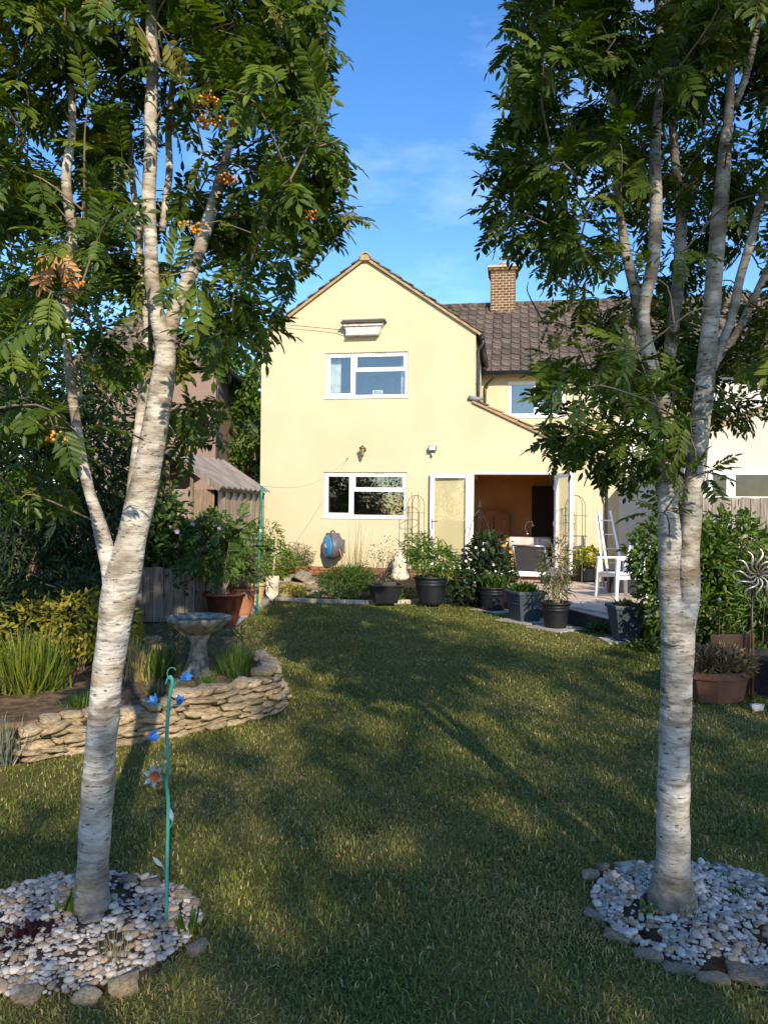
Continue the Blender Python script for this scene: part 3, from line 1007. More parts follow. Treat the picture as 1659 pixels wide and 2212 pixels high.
MB().tube([A_ + Vector((-.07, -.03, .10)), A_ + Vector((.04, -.03, .075)), A_ + Vector((.2, -.03, 0.0)) + nl * .08], [.055, .05, .035], 8).build('lead_flashing', M_LEAD, leanto, smooth=True)

# ---- wing behind, with its roof, window and chimney
uW1 = hp(1338, 900, WV)[0]
zWE = hp(1060, 806, WV)[1]
WIN_W = rect_px(1096, 822, 1222, 901, WV)
holed_wall('wing_wall', [(uR, 0.2), (uW1, 0.2), (uW1, zWE), (uR, zWE)], [rp4(WIN_W)], M_WALL, house, 0.13, WV)
window(WIN_W, WV + .02, 0.5, plan='pair', label='upstairs wing window half hidden by leaves')
room('back_bedroom', uR + .05, uW1 - .1, WV + .14, WV + 3, 3.0, zWE - .05, M_ROOMUP, None, WIN_W)
tanp = math.tan(R(37))
ey0 = WV - 0.30
eave_z = zWE - 0.05
run = 3.55
uT0, uT1 = uR - 2.5, uW1 + 9.0
roof = MB().add([(uT0, ey0, eave_z), (uT1, ey0, eave_z), (uT1, ey0 + run, eave_z + run * tanp), (uT0, ey0 + run, eave_z + run * tanp), (uT0, ey0 + 2 * run, eave_z), (uT1, ey0 + 2 * run, eave_z)],
                [(0, 1, 2, 3), (3, 2, 5, 4)]).build('wing_roof', M_TILE, house)
# pantile-like interlocking tiles
tw, tl = 0.25, run / math.cos(R(37)) / 13
prof = [(-0.125, -0.004), (-0.10, 0.022), (-0.07, 0.032), (-0.04, 0.022), (-0.015, 0.006), (0.05, 0.0), (0.115, -0.002), (0.1245, -0.012)]
tv, tf = [], []
for t, dz in ((0.0, 0.022), (tl * 1.06, 0.0)):
    for x, z in prof:
        tv.append((x, t, z + dz))
for i in range(len(prof) - 1):
    tf.append((i, i + 1, i + 1 + len(prof), i + len(prof)))
nb = len(tv)
for x, z in prof: tv.append((x, 0.0, z - 0.012))
for i in range(len(prof) - 1):
    tf.append((nb + i, nb + i + 1, i + 1, i))
tile0 = MB().add(tv, tf).build('tile', M_TILE, roof, smooth=False)
first = True
rest_v, rest_f = [], []
cnt = 0
u = uR - 0.9
col = 0
while u < uT1 - 0.1:
    for rrow in range(13):
        yy = ey0 - 0.03 + rrow * tl * math.cos(R(37)); zz = eave_z - 0.01 + rrow * tl * math.sin(R(37))
        if col < 23:
            o = tile0 if first else ob('tile', tile0.data, roof)
            first = False
            o.location = (u + random.uniform(-.008, .008), yy, zz + 0.004)
            o.rotation_euler = (R(37) + random.uniform(-.03, .03), random.uniform(-.02, .02), random.uniform(-.012, .012))
            cnt += 1
        else:
            n0 = len(rest_v)
            for x, y, z in tv:
                rest_v.append((u + x, yy + y * math.cos(R(37)) - z * math.sin(R(37)), zz + .004 + y * math.sin(R(37)) + z * math.cos(R(37))))
            rest_f += [tuple(i + n0 for i in f) for f in tf]
    u += tw
    col += 1
print('tiles', cnt)
tag(MB().add(rest_v, rest_f).build('far_tiles', M_TILE, roof), kind='stuff')
rz_ = eave_z + run * tanp
k = uT0
while k < uT1:
    MB().tube([(k, ey0 + run, rz_ + .0), (k + .44, ey0 + run, rz_ + .0)], 0.11, 10).build('ridge_tile', M_TILE, roof, smooth=True)
    k += 0.45
# chimney
chs = run - 0.45
cu0, czb = hp(1058, 686, ey0 + chs)
cu1 = hp(1113, 686, ey0 + chs)[0]
czt = hp(1085, 574, ey0 + chs)[1]
cw = cu1 - cu0
cy0 = ey0 + chs
chim = MB().mm(cu0 + .012, cu1 - .012, cy0 + .012, cy0 + 0.9 - .012, czb - .5, czt - .14).build('chimney', M_MORTAR, house)
br = MB().mm(-.5, .5, -.5, .5, -.5, .5)
bo = br.build('brick', M_BRICK, chim)
first = True
nc = 17
ch = (czt - .16 - czb) / nc
bw = cw / 4
for c in range(nc):
    zc = czb + (c + .5) * ch
    offs = 0.5 if c % 2 else 0
    def place(x, y, sx, sy):
        global first
        o = bo if first else ob('brick', bo.data, chim)
        first = False
        j = random.uniform(0, .004)
        o.location = (x, y, zc); o.scale = (sx, sy, ch - 0.026)
    for i in range(-1, 5):
        a = max(cu0, cu0 + (i + offs) * bw + .011); b2 = min(cu1, cu0 + (i + 1 + offs) * bw - .011)
        if b2 - a > 0.03:
            place((a + b2) / 2, cy0 + .05 - random.uniform(0, .004), b2 - a, 0.10)
    for i in range(4):
        a = max(cy0 + .102, cy0 + (i + .5 * (1 - 2 * offs * .5)) * .22); b2 = min(cy0 + .9, a + .21)
        if b2 - a > .03:
            place(cu0 + .05, (a + b2) / 2, .10, b2 - a)
            place(cu1 - .05, (a + b2) / 2, .10, b2 - a)
MB().mm(cu0 - .05, cu1 + .05, cy0 - .05, cy0 + .95, czt - .14, czt - .06).build('corbel', M_BRICK, chim, bevel=.01)
MB().mm(cu0 - .085, cu1 + .085, cy0 - .085, cy0 + .985, czt - .06, czt + .005).build('cap', M_MORTAR, chim, bevel=.015)
uc = (cu0 + cu1) / 2
MB().lathe([(.20, 0), (.16, .12), (.15, .16), (.11, .17), (.10, .2)], 18, (uc, cy0 + .4, czt)).build('chimney_pot', M_TERRA, chim, smooth=True)
cowl = MB().lathe([(.13, .33), (.15, .35), (.06, .40), (0, .41)], 16, (uc, cy0 + .4, czt))
for k in range(6):
    a = k * math.pi / 3
    cowl.bar((uc + .11 * math.cos(a), cy0 + .4 + .11 * math.sin(a), czt + .18), (uc + .11 * math.cos(a), cy0 + .4 + .11 * math.sin(a), czt + .35), .02)
cowl.lathe([(.115, .17), (.115, .2)], 16, (uc, cy0 + .4, czt))
cowl.build('cowl', M_STEEL, chim)
MB().mm(cu0 - .05, cu1 + .05, cy0 - .03, cy0 + .02, czb - .09, czb + .04).build('lead_flashing', M_LEAD, chim)

# gutters and downpipes
M_GUT = mat('black_gutter', (0.02, 0.02, 0.022), rough=0.35)
def gutter(pts, parent, r=0.055):
    return MB().tube(pts, r, 10).build('gutter', M_GUT, parent, smooth=True)
gutter([(uR - .1, ey0 - .07, eave_z - .01), (uT1, ey0 - .07, eave_z - .01)], house)
gutter([(uR + oh + .04, -0.01, zE - .10), (uR + oh + .04, WV - .3, zE - .10)], house)
gutter([(uL - oh - .04, -0.01, zE - .10), (uL - oh - .04, 5.0, zE - .10)], house)
gutter([(uX + .10, -0.04, zX - .07), (uX + .10, WV - .3, zX - .07)], house, 0.05)
def downpipe(pts, r=0.034, brackets=()):
    o = MB().tube(smoothline(pts, 4), r, 10).build('downpipe', M_GUT, house, smooth=True)
    for (x, y, z) in brackets:
        MB().lathe([(r + .008, 0), (r + .008, .035)], 10, (x, y, z)).build('bracket', M_GUT, o)
downpipe([(uR + oh + .05, 0.05, zE - .14), (uR + oh + .05, 0.05, zE - .24), (uR + .055, 0.05, zE - .36), (uR + .055, .05, zE - .6), (uR + .055, 0.05, zJ + .06)], brackets=[(uR + .055, .05, zE - .62), (uR + .055, .05, zE - 1.1)])
downpipe([(uR + .30, ey0 - .07, eave_z - .05), (uR + .28, ey0 - .03, eave_z - .15), (uR + .10, WV - .05, eave_z - .30), (uR + .09, WV - .05, eave_z - .5), (uR + .09, WV - .05, 3.2)])
downpipe([(uX + .10, -0.0, zX - .11), (uX + .10, 0.0, zX - .20), (uX + .04, -.04, zX - .32), (uX + .04, -.045, zX - .5), (uX + .04, -.045, 0.22)], brackets=[(uX + .04, -.045, 1.9), (uX + .04, -.045, .9)])

# ---- fittings on the wall
def hthing(name, label, cat, u, v, z, group=None):
    return thing(name, label, cat, hw(u, v, z), -PSI, group)
M_BOXW = mat('aged_white_board', (0.50, 0.46, 0.40), (0.74, 0.71, 0.66), scale=9, rough=0.85)
bx = hp(787, 711)
t = hthing('nest_box', 'white stepped wooden nest box with dark lid high on the gable', 'nest box', bx[0], 0, bx[1])
MB().prism_v([(-.36, -.13), (.36, -.13), (.40, .02), (-.40, .02)], -.17, -.002).build('box', M_BOXW, t, bevel=.006)
MB().prism_v([(-.37, -.165), (.34, -.165), (.36, -.133), (-.38, -.133)], -.19, -.002).build('base_strip', M_BOXW, t, bevel=.004)
MB().prism_v([(-.42, .022), (.42, .022), (.45, .085), (-.45, .085)], -.21, -.002).build('moulding', M_BOXW, t, bevel=.008)
MB().mm(-.48, .46, -.27, -.002, .088, .115).build('lid', mat('dark_lid', (0.10, 0.08, 0.065), (0.17, 0.14, 0.11)), t, bevel=.005)
MB().mm(-.44, .50, -.29, -.002, .118, .15).build('lid_slate', mat('slate', (0.11, 0.10, 0.095), (0.18, 0.165, 0.15)), t, bevel=.005)
# telephone cable
ca_ = hw(bx[0] - .36, -.17, bx[1] - .05)
cpts = [ca_, hw(bx[0] - .7, -.10, bx[1] + .0), hw(uL + .55, -.10, bx[1] + .13), hw(uL - .1, -.14, bx[1] + .16), dp(480, 700, 14.4), dp(330, 705, 13.4), dp(200, 700, 12.6)]
o = MB().tube([Vector(p) - ca_ for p in smoothline(cpts, 5)], .006, 6).build('telephone_cable', M_GUT, None, loc=ca_)
tag(o, 'thin dark telephone cable running left from the nest box past the gable', 'cable')
# lantern wall light
l1 = hp(786, 972)
t = hthing('wall_lantern', 'ornate black and brass lantern on the wall above the kitchen window', 'wall light', l1[0], 0, l1[1])
M_BRONZE = mat('old_bronze', (0.07, 0.055, 0.04), (0.14, 0.11, 0.08), rough=0.45, metal=0.5)
MB().lathe([(.055, 0), (.05, .012), (.02, .03)], 14).build('back_plate', M_BRONZE, t, smooth=True).rotation_euler.x = R(90)
MB().tube(smoothline([(0, -.02, 0), (0, -.08, .05), (0, -.15, .06), (0, -.17, .02)], 5), .012, 8).build('arm', M_BRONZE, t, smooth=True)
MB().lathe([(0, .10), (.015, .085), (.02, .07), (.075, .035), (.08, .02), (.06, .015)], 10, (0, -.17, 0)).build('roof_cap', M_BRONZE, t)
MB().lathe([(.028, -.13), (.052, 0.015)], 6, (0, -.17, 0)).build('glass', mat('amber_glass', (0.45, 0.33, 0.18), rough=.2), t)
cg = MB()
for k in range(6):
    a = 2 * math.pi * (k + .5) / 6
    cg.bar((.03 * math.cos(a), -.17 + .03 * math.sin(a), -.13), (.056 * math.cos(a), -.17 + .056 * math.sin(a), .017), .01)
cg.build('cage', M_BRONZE, t)
MB().lathe([(0, -.175), (.02, -.16), (.035, -.135), (.03, -.128)], 10, (0, -.17, 0)).build('finial', M_BRONZE, t)
# floodlight
l2 = hp(935, 970)
t = hthing('floodlight', 'small square grey floodlight on the wall above the doors', 'floodlight', l2[0], 0, l2[1])
MB().mm(-.025, .025, -.10, -.002, -.10, -.05).build('bracket', M_BRONZE, t, bevel=.004)
MB().prism_v([(-.085, -.05), (.085, -.05), (.085, .06), (-.085, .06)], -.14, -.06).build('housing', mat('grey_housing', (0.10, 0.095, 0.09), rough=.5), t, bevel=.01)
MB().mm(-.065, .065, -.145, -.138, -.033, .045).build('lens', mat('lamp_lens', (0.62, 0.64, 0.66), rough=.15), t)
MB().lathe([(.03, 0), (.035, -.03), (.0, -.055)], 12, (0, -.09, -.10)).build('sensor', M_WHITEPL, t, smooth=True)
# hook and washing lines
hk = hp(751, 990)
t = hthing('wall_hook', 'tiny metal hook screwed into the wall left of the lantern', 'hook', hk[0], 0, hk[1])
MB().tube(smoothline([(0, 0, 0), (0, -.04, 0), (0, -.055, -.02), (0, -.04, -.035)], 4), .008, 6).build('hook', M_STEEL, t)
MB().lathe([(.02, 0), (.02, .006)], 10).build('plate', M_STEEL, t).rotation_euler.x = R(90)
polep = gp(555, 1325); poletop = dp(566, 1050, polep.y - .02)
a = hw(hk[0], -.05, hk[1] - .03)
ln = [a.lerp(poletop, k / 8) - Vector((0, 0, .25 * math.sin(math.pi * k / 8))) for k in range(9)]
o = MB().tube([p - a for p in ln], .0035, 5).build('string', M_DRYSTEM, None, loc=a)
tag(o, 'thin pale string sagging from the wall hook to the green cane', 'string')
# the interior furniture seen through the open doors
def settle():
    u, z = hp(1060, 1205, 2.9)
    t = thing('settle', 'tall panelled pine settle against the ochre wall indoors', 'settle', hw(u, 3.0, .336), -PSI)
    W = .42
    for k in range(2):
        MB().mm(-W + k * W * 1.0 + .06, k * W - .04, .165, .185, .50, 1.12).build('back_panel', M_WOOD, t, bevel=.01)
    b = MB()
    for x in (-W, -.03, W - .06): b.mm(x, x + .07, .14, .21, 0.0, 1.2)
    b.mm(-W, W, .14, .208, 1.12, 1.22); b.mm(-W, W, .142, .206, .42, .50)
    b.build('back_frame', M_WOOD, t, bevel=.008)
    MB().prism_v([(-W - .02, 1.22), (W + .02, 1.22), (W + .02, 1.26), (.2, 1.27), (.1, 1.31), (0, 1.335), (-.1, 1.31), (-.2, 1.27), (-W - .02, 1.26)], .13, .22).build('crest', M_WOOD, t, bevel=.008)
    MB().mm(-W, W, -.32, .13, .40, .44).build('seat', M_WOOD, t, bevel=.008)
    MB().mm(-W + .02, W - .02, -.29, -.26, .06, .40).build('seat_box', M_WOOD, t, bevel=.008)
    for s_ in (-1, 1):
        MB().prism([(s_ * W - .03, -.32), (s_ * W + .03, -.32), (s_ * W + .03, .13), (s_ * W - .03, .13)], 0.0, .64).build('arm', M_WOOD, t, bevel=.01)
    c = MB().mm(-.17, .17, -.05, .05, -.17, .17).build('cushion', mat('grey_cushion', (0.36, 0.33, 0.31), rough=.95), None, bevel=.045)
    c.location = hw(u - .2, 2.96, .336 + .44 + .19); c.rotation_euler = (R(-14), 0, -PSI)
    tag(c, 'square grey cushion on the pine settle indoors', 'cushion')
settle()
u, z = hp(1142, 1200, .75)
t = thing('dining_table', 'wooden dining table seen through the open doors', 'table', hw(u, .95, .336), -PSI)
MB().mm(-.40, .42, -.35, .45, .70, .735).build('table_top', M_WOOD, t, bevel=.006)
for sx in (-.36, .38):
    for sy in (-.31, .41):
        MB().mm(sx - .03, sx + .03, sy - .03, sy + .03, 0, .70).build('leg', M_WOOD, t, bevel=.006)
clothm = mat('table_cloth', (0.46, 0.38, 0.33), (0.62, 0.53, 0.47), scale=5, rough=.95)
vs, fs = [], []
n = 24
for i in range(n + 1):
    x = -.43 + .88 * i / n
    for (y, z) in ((.3, .742), (-.36, .742), (-.375, .735), (-.38 + .012 * math.sin(i * 1.1), .60 + .02 * math.sin(i * .5)), (-.385 + .02 * math.sin(i * 1.1), .50 + .07 * math.sin(math.pi * i / n))):
        vs.append((x, y, z))
for i in range(n):
    for j in range(4): fs.append((i * 5 + j, i * 5 + j + 1, i * 5 + j + 6, i * 5 + j + 5))
o = MB().add(vs, fs).build('tablecloth', clothm, None, smooth=True)
s = o.modifiers.new('s', 'SOLIDIFY'); s.thickness = .003
o.location = t.location; o.rotation_euler.z = -PSI
tag(o, 'pale pinkish grey cloth hanging over the front of the dining table', 'tablecloth')
t2 = thing('table_lamp', 'chrome swan-neck lamp standing on the dining table', 'lamp', hw(u - .03, 1.05, .336 + .745), -PSI)
MB().lathe([(.045, 0), (.045, .09), (.02, .10)], 14).build('base', M_STEEL, t2, smooth=True)
MB().tube(smoothline([(0, 0, .1), (-.05, 0, .2), (0, 0, .32), (.09, 0, .34), (.12, 0, .28)], 5), .012, 8).build('neck', M_STEEL, t2, smooth=True)
MB().lathe([(.05, 0), (.02, .05), (.012, .06)], 12, (.12, 0, .23)).build('lamp_shade', M_STEEL, t2, smooth=True)
# kitchen things behind the lower window
for i, (px, hgt, r_, m_, nm, lab) in enumerate([(947, .0, 0, None, '', '')]): pass
kz = W_LO[2] + .014
t = thing('kitchen_tap', 'chrome kitchen tap behind the lower window', 'tap', hw(hp(832, 1100, .2)[0], .22, kz), -PSI)
MB().lathe([(.025, 0), (.02, .02), (.013, .03), (.013, .16)], 10).build('stem', M_STEEL, t, smooth=True)
MB().tube(smoothline([(0, 0, .15), (0, .03, .2), (0, .10, .2), (0, .13, .15)], 4), .011, 8).build('spout', M_STEEL, t, smooth=True)
for i, (px, h_, c, lab) in enumerate([(851, .10, (0.6, 0.58, 0.5), 'pale short bottle on the kitchen sill'), (868, .07, (0.35, 0.2, 0.1), 'brown jar at the right end of the kitchen sill')]):
    o = MB().lathe([(.028, 0), (.03, h_ * .7), (.012, h_ * .82), (.012, h_), (0, h_)], 12).build('bottle', mat('bottle%d' % i, c, rough=.25), None, smooth=True, loc=hw(hp(px, 1100, .2)[0], .2, kz))
    tag(o, lab, 'bottle', 'bottles on the kitchen sill')

# ============================================================ NEIGHBOURS
nb_ = thing('neighbour_house', 'pale rendered neighbouring house with white windows at the right edge', 'house', hw(uW1 + 3, WV, 0), -PSI)
NX = uW1 + 3
M_PALE = mat('pale_render', (0.50, 0.46, 0.40), (0.58, 0.54, 0.48), scale=1.5, rough=.9, bump=.2, bscale=80)
M_WHITER = mat('white_render', (0.60, 0.60, 0.58), (0.68, 0.68, 0.66), scale=1.5, rough=.9, bump=.2, bscale=80)
MB().mm(-3 + .003, 9, 0, .2, 0.1, zWE - .06).build('rear_wall', M_WHITER, nb_)
nv = -3.0
nu0, nz0 = hp(1478, 948, WV + nv); nu1, nz1 = hp(1660, 884, WV + nv)
nu0 -= NX; nu1 -= NX
sl = (nz1 - nz0) / (nu1 - nu0)
MB().prism_v([(nu0, .1), (nu0 + 5, .1), (nu0 + 5, nz0 + 5 * sl), (nu0, nz0)], nv, nv + .2).build('lean_to_wall', M_PALE, nb_)
MB().mm(nu0, nu0 + .15, nv + .2, 0, .1, nz0 - .03).build('side_wall', M_PALE, nb_)
MB().bar((nu0 - .1, nv - .04, nz0 - .1 * sl + .03), (nu0 + 5, nv - .04, nz0 + 5 * sl + .03), .09, .07).build('verge', M_VERGE, nb_)
MB().prism_v([(nu0 - .1, nz0 - .1 * sl + .068), (nu0 + 5, nz0 + 5 * sl + .068), (nu0 + 5, nz0 + 5 * sl + .13), (nu0 - .1, nz0 - .1 * sl + .13)], nv - .08, -.02).build('lean_to_roof', M_TILE, nb_)
a = rect_px(1528, 1017, 1800, 1082, WV + nv)
x0, x1, z0, z1 = a[0] - NX, a[1] - NX, a[2], a[3]
xs = [x0, x0 + (rect_px(1577, 1017, 1800, 1082, WV + nv)[0] - a[0]), x0 + (x1 - x0) * .62, x1]
for i in range(3):
    b = MB(); bars(b, xs[i] + .004, xs[i + 1] - .004, z0, z1, .085, nv - .045, nv - .004)
    w_ = b.build('window', M_UPVC, nb_, bevel=.006)
    MB().mm(xs[i] + .08, xs[i + 1] - .08, nv - .028, nv - .02, z0 + .08, z1 - .08).build('pane', mat('dark_glass', (0.02, 0.022, 0.025), rough=.05, spec=.6), w_)
b = MB().tube([(nu0 + .08, nv - .06, nz0 - .1), (nu0 + .08, nv - .06, .2)], .034, 8).build('downpipe', M_GUT, nb_, smooth=True)
# satellite dish, aerial pole left out: not visible

bn = thing('brick_house', 'pinkish brick neighbouring house behind the left tree', 'house', (-8.2, 24.0, 0))
M_PBRICK = mat('pink_brick_wall', (0.20, 0.135, 0.105), (0.30, 0.215, 0.17), scale=30, rough=.92, bump=.5, stretch=(1, 1, 3))
cX = dp(468, 804, 20.0)
MB().mm(cX.x + 8.2 - 3.8, cX.x + 8.2, -4.0, 4.0, 0, cX.z + .05).build('wall', M_PBRICK, bn)
ez = cX.z + .1
rx0, rx1 = cX.x + 8.2 - 4.1, cX.x + 8.2 + .3
MB().add([(rx0, -4.2, ez), (rx1, -4.2, ez), (rx1, 4.2, ez), (rx0, 4.2, ez), ((rx0 + rx1) / 2, -4.2, ez + 1.6), ((rx0 + rx1) / 2, 4.2, ez + 1.6)], [(0, 1, 4), (3, 5, 2), (1, 2, 5, 4), (0, 4, 5, 3), (0, 3, 2, 1)]).build('roof', M_TILE, bn)
MB().tube([(rx1 + .03, -4.2, ez - .03), (rx1 + .03, 4.2, ez - .03)], .06, 8).build('gutter', M_GUT, bn, smooth=True)
MB().tube(smoothline([(rx1 + .03, -4.0, ez - .05), (rx1 - .2, -4.05, ez - .35), (rx1 - .24, -4.06, ez - .6), (rx1 - .24, -4.06, .0)], 4), .04, 8).build('downpipe', M_GUT, bn, smooth=True)

# ============================================================ MAIN TREES
def px_poly_sample(rg, poly, n):
    xs = [p[0] for p in poly]; ys = [p[1] for p in poly]
    o = []
    while len(o) < n:
        x, y = rg.uniform(min(xs), max(xs)), rg.uniform(min(ys), max(ys))
        if inside(poly, x, y): o.append((x, y))
    return o

def spray(rg, lines, n=7):
    o = []
    for (x0, y0, x1, y1) in lines:
        for k in range(n):
            q = (k + .5) / n
            o.append((x0 + (x1 - x0) * q + rg.normal() * 9, y0 + (y1 - y0) * q + rg.normal() * 9))
    return o
sprL = [(640, 300, 745, 350), (640, 390, 760, 465), (640, 20, 715, 60), (630, 120, 690, 195), (540, 560, 600, 600), (500, 640, 560, 690), (600, 480, 665, 505)]
sprR = [(1180, 240, 1055, 262), (1150, 420, 1050, 480), (1180, 40, 1110, 62), (1190, 150, 1120, 180), (1180, 320, 1075, 345), (1290, 560, 1190, 600), (1280, 810, 1150, 850), (1300, 920, 1190, 985), (1300, 740, 1190, 760)]

def cone_tree(name, label, base, stems, D0, targets, leafm, seed, leaf=0.158, per=8, nind=300, twigm=M_TWIG, clear=(), open_sky=()):
    """stems: lists of (px, py, depth offset, radius px); targets: points the twigs grow to"""
    rg = np.random.default_rng(seed)
    base = Vector(base)
    root = thing(name, label, 'tree', base)
    cand, crad = [], []
    for si, st in enumerate(stems):
        S4 = []
        for px, py, off, rp_ in st:
            p = dp(px, py, D0 + off)
            S4.append((p.x, p.y, p.z, .85 * rp_ / F * (D0 + off)))
        if si == 0:
            S4[0] = (base.x, base.y, base.z - .06, S4[0][3])
        L_ = smoothline(S4, 7)
        pts = [Vector(r[:3]) - base for r in L_]
        rad = [max(.003, r[3] * (1 + 0.10 * noise.noise(Vector((r[2] * 7, si * 9, 0))))) for r in L_]
        for i, p in enumerate(pts):
            p += Vector((noise.noise(Vector((p.z * 4, si, 1))), noise.noise(Vector((p.z * 4, si, 5))), 0)) * .008
        o = MB().tube(pts, rad, 16).build('trunk' if si == 0 else 'limb', BARK, root, smooth=True)
        if si == 0: trunk = o
        else: o.parent = root
        for p, r_ in zip(pts[::2], rad[::2]):
            if p.z > 0.85:
                cand.append(p + base); crad.append(r_)
    # knots on the trunk
    C = np.array([tuple(c) for c in cand])
    T = np.array(targets)
    d0 = np.array([np.min(np.linalg.norm(C - t, axis=1)) for t in T])
    order = np.argsort(d0)
    tw = MB()
    lp, ld = [], []
    for k in order:
        t = T[k]
        v = t - C
        dist = np.linalg.norm(v, axis=1)
        cost = dist + 0.7 * np.maximum(0, C[:, 2] - t[2] + 0.12) + np.where(dist < .05, 1, 0)
        j = int(np.argmin(cost))
        a, b2 = Vector(C[j]), Vector(t)
        ln = (b2 - a).length
        mid = a.lerp(b2, .55) + Vector((rg.normal() * .04, rg.normal() * .04, .10 * ln + .02))
        pts = [Vector(p) for p in smoothline([a, mid, b2], 3)]
        r0 = min(0.0085, 0.0028 + 0.005 * ln)
        tw.tube([p - base for p in pts], [r0 + (0.0018 - r0) * i / (len(pts) - 1) for i in range(len(pts))], 5, cap=False)
        C = np.vstack([C, [tuple(p) for p in pts[2:]]])
        d = (b2 - mid).normalized()
        nl_ = per + int(rg.integers(-1, 2))
        for q in range(nl_):
            f = 1 - 0.62 * min(1, .34 / max(ln, .05) * 1.6) * q / nl_
            x = f * (len(pts) - 1)
            i = min(int(x), len(pts) - 2)
            p = pts[i].lerp(pts[i + 1], x - i)
            ang = q * 2.4 + rg.uniform(-.5, .5)
            e1 = d.cross(Vector((0, 0, 1)))
            e1 = e1.normalized() if e1.length > .05 else Vector((1, 0, 0))
            e2 = e1.cross(d)
            side = e1 * math.cos(ang) + e2 * math.sin(ang)
            w = .35 if q == 0 else 1.0
            dd = d * (.75 if q else 1.0) + side * w + Vector((0, 0, -.22))
            lp.append(tuple(p)); ld.append(tuple(dd))
    tag(tw.build('twigs', twigm, root, smooth=True), kind='stuff')
    lp = np.array(lp); ld = np.array(ld)
    # the pale stems stay in view: few leaves hang right in front of them
    mid_ = lp + unit(ld) * leaf * .5
    mx_ = mid_[:, 0] / mid_[:, 1] * F + CX; my_ = CY - (mid_[:, 2] - EYE) / mid_[:, 1] * F
    drop = np.zeros(len(lp), bool)
    for (sx0, sy0, sx1, sy1, rr) in clear:
        for q in np.linspace(0, 1, 14):
            cx_, cy_ = sx0 + (sx1 - sx0) * q, sy0 + (sy1 - sy0) * q
            drop |= (np.hypot(mx_ - cx_, (my_ - cy_) * .7) < rr) & (mid_[:, 1] < D0 + .04)
    drop &= rg.uniform(size=len(lp)) < .88
    for poly_ in open_sky:
        drop |= np.array([inside(poly_, a_, b_) for a_, b_ in zip(mx_, my_)])
    lp, ld = lp[~drop], ld[~drop]
    n = len(lp)
    ld = unit(ld) + rg.normal(size=(n, 3)) * .16
    U = rg.normal(size=(n, 3)) * .35 + np.array([0.08, -.30, 1.0])
    Rm = frames(ld, U)
    sc = leaf * rg.uniform(.7, 1.2, n)
    tint = np.clip(rg.normal(.5, .25, n), 0, .97)
    # the leaves that show largest become pieces of their own
    dist = np.linalg.norm(lp - np.array([0, 0, EYE]), axis=1)
    px = lp[:, 0] / lp[:, 1] * F + CX
    py = CY - (lp[:, 2] - EYE) / lp[:, 1] * F
    vis = (px > 5) & (px < 1654) & (py > 5)
    key = np.where(vis, dist, 99)
    ind = np.argsort(key)[:nind]
    rest = np.setdiff1d(np.arange(n), ind)
    Vs, Fs, ts, off = [], [], [], 0
    for i, t_ in enumerate(PINN):
        sel = rest[i::len(PINN)]
        V, Fc = scatter(t_, lp[sel] - np.array(base), Rm[sel], sc[sel])
        Vs.append(V); Fs.append(Fc + off); off += len(V)
        ts.append(np.repeat(tint[sel], len(t_[0])))
    crown = np_obj('crown', np.concatenate(Vs), np.concatenate(Fs), leafm, root, np.concatenate(ts), kind='stuff')
    var = []
    for i, t_ in enumerate(PINN):
        for q in (.2, .45, .7):
            o = np_obj('leaf', t_[0], t_[1], leafm, None, np.full(len(t_[0]), q))
            var.append(o.data)
            bpy.data.objects.remove(o)
    for j in ind:
        o = bpy.data.objects.new('leaf', var[int(rg.integers(len(var)))])
        COL.objects.link(o)
        M4 = Matrix(((*(Rm[j][0] * sc[j]), lp[j][0] - base.x), (*(Rm[j][1] * sc[j]), lp[j][1] - base.y), (*(Rm[j][2] * sc[j]), lp[j][2] - base.z), (0, 0, 0, 1)))
        o.matrix_local = M4
        o.parent = crown
    print(name, 'leaves', n)
    return root, crown, C

# left tree -------------------------------------------------
DL = 2.95
left_stems = [
    [(196, 2022, 0, 72), (197, 1988, 0, 54), (198, 1950, 0, 46), (200, 1900, 0, 41), (213, 1700, 0, 39), (229, 1500, 0, 38), (246, 1360, 0, 40), (262, 1260, 0, 45), (282, 1175, 0, 38), (311, 1060, 0, 35), (328, 960, 0, 33), (346, 860, 0, 30), (357, 770, 0, 27), (358, 715, 0, 25)],
    [(252, 1300, 0, 30), (238, 1225, -.01, 23), (215, 1130, -.02, 17), (190, 1050, -.02, 14), (172, 950, -.03, 12), (155, 840, -.03, 12), (147, 760, -.03, 11), (145, 690, 0, 12), (152, 600, .02, 11), (156, 500, .02, 13), (146, 380, .03, 12), (156, 250, .03, 9), (150, 110, .05, 7), (146, -60, .05, 5), (150, -300, .1, 3)],
    [(268, 1265, .06, 25), (277, 1150, .10, 18), (288, 1060, .14, 16), (303, 930, .2, 15), (316, 800, .25, 14), (318, 680, .3, 12), (300, 520, .4, 9), (280, 300, .5, 7), (240, 0, .6, 5)],
    [(357, 760, 0, 22), (338, 660, -.02, 19), (326, 570, -.03, 17), (323, 440, -.03, 17), (328, 280, -.02, 16), (329, 130, 0, 14), (326, 0, 0, 13), (322, -200, .02, 10), (330, -480, .05, 6), (330, -700, .05, 3)],
    [(360, 750, .01, 20), (384, 665, .03, 18), (412, 590, .05, 17), (438, 515, .06, 17), (458, 450, .07, 15), (476, 390, .08, 14), (500, 300, .10, 9), (535, 160, .14, 8), (548, 20, .18, 7), (565, -200, .2, 4)],
    [(352, 500, .12, 9), (366, 380, .16, 9), (366, 260, .2, 8), (380, 120, .25, 7), (400, -40, .3, 5)],
]
rgL = np.random.default_rng(21)
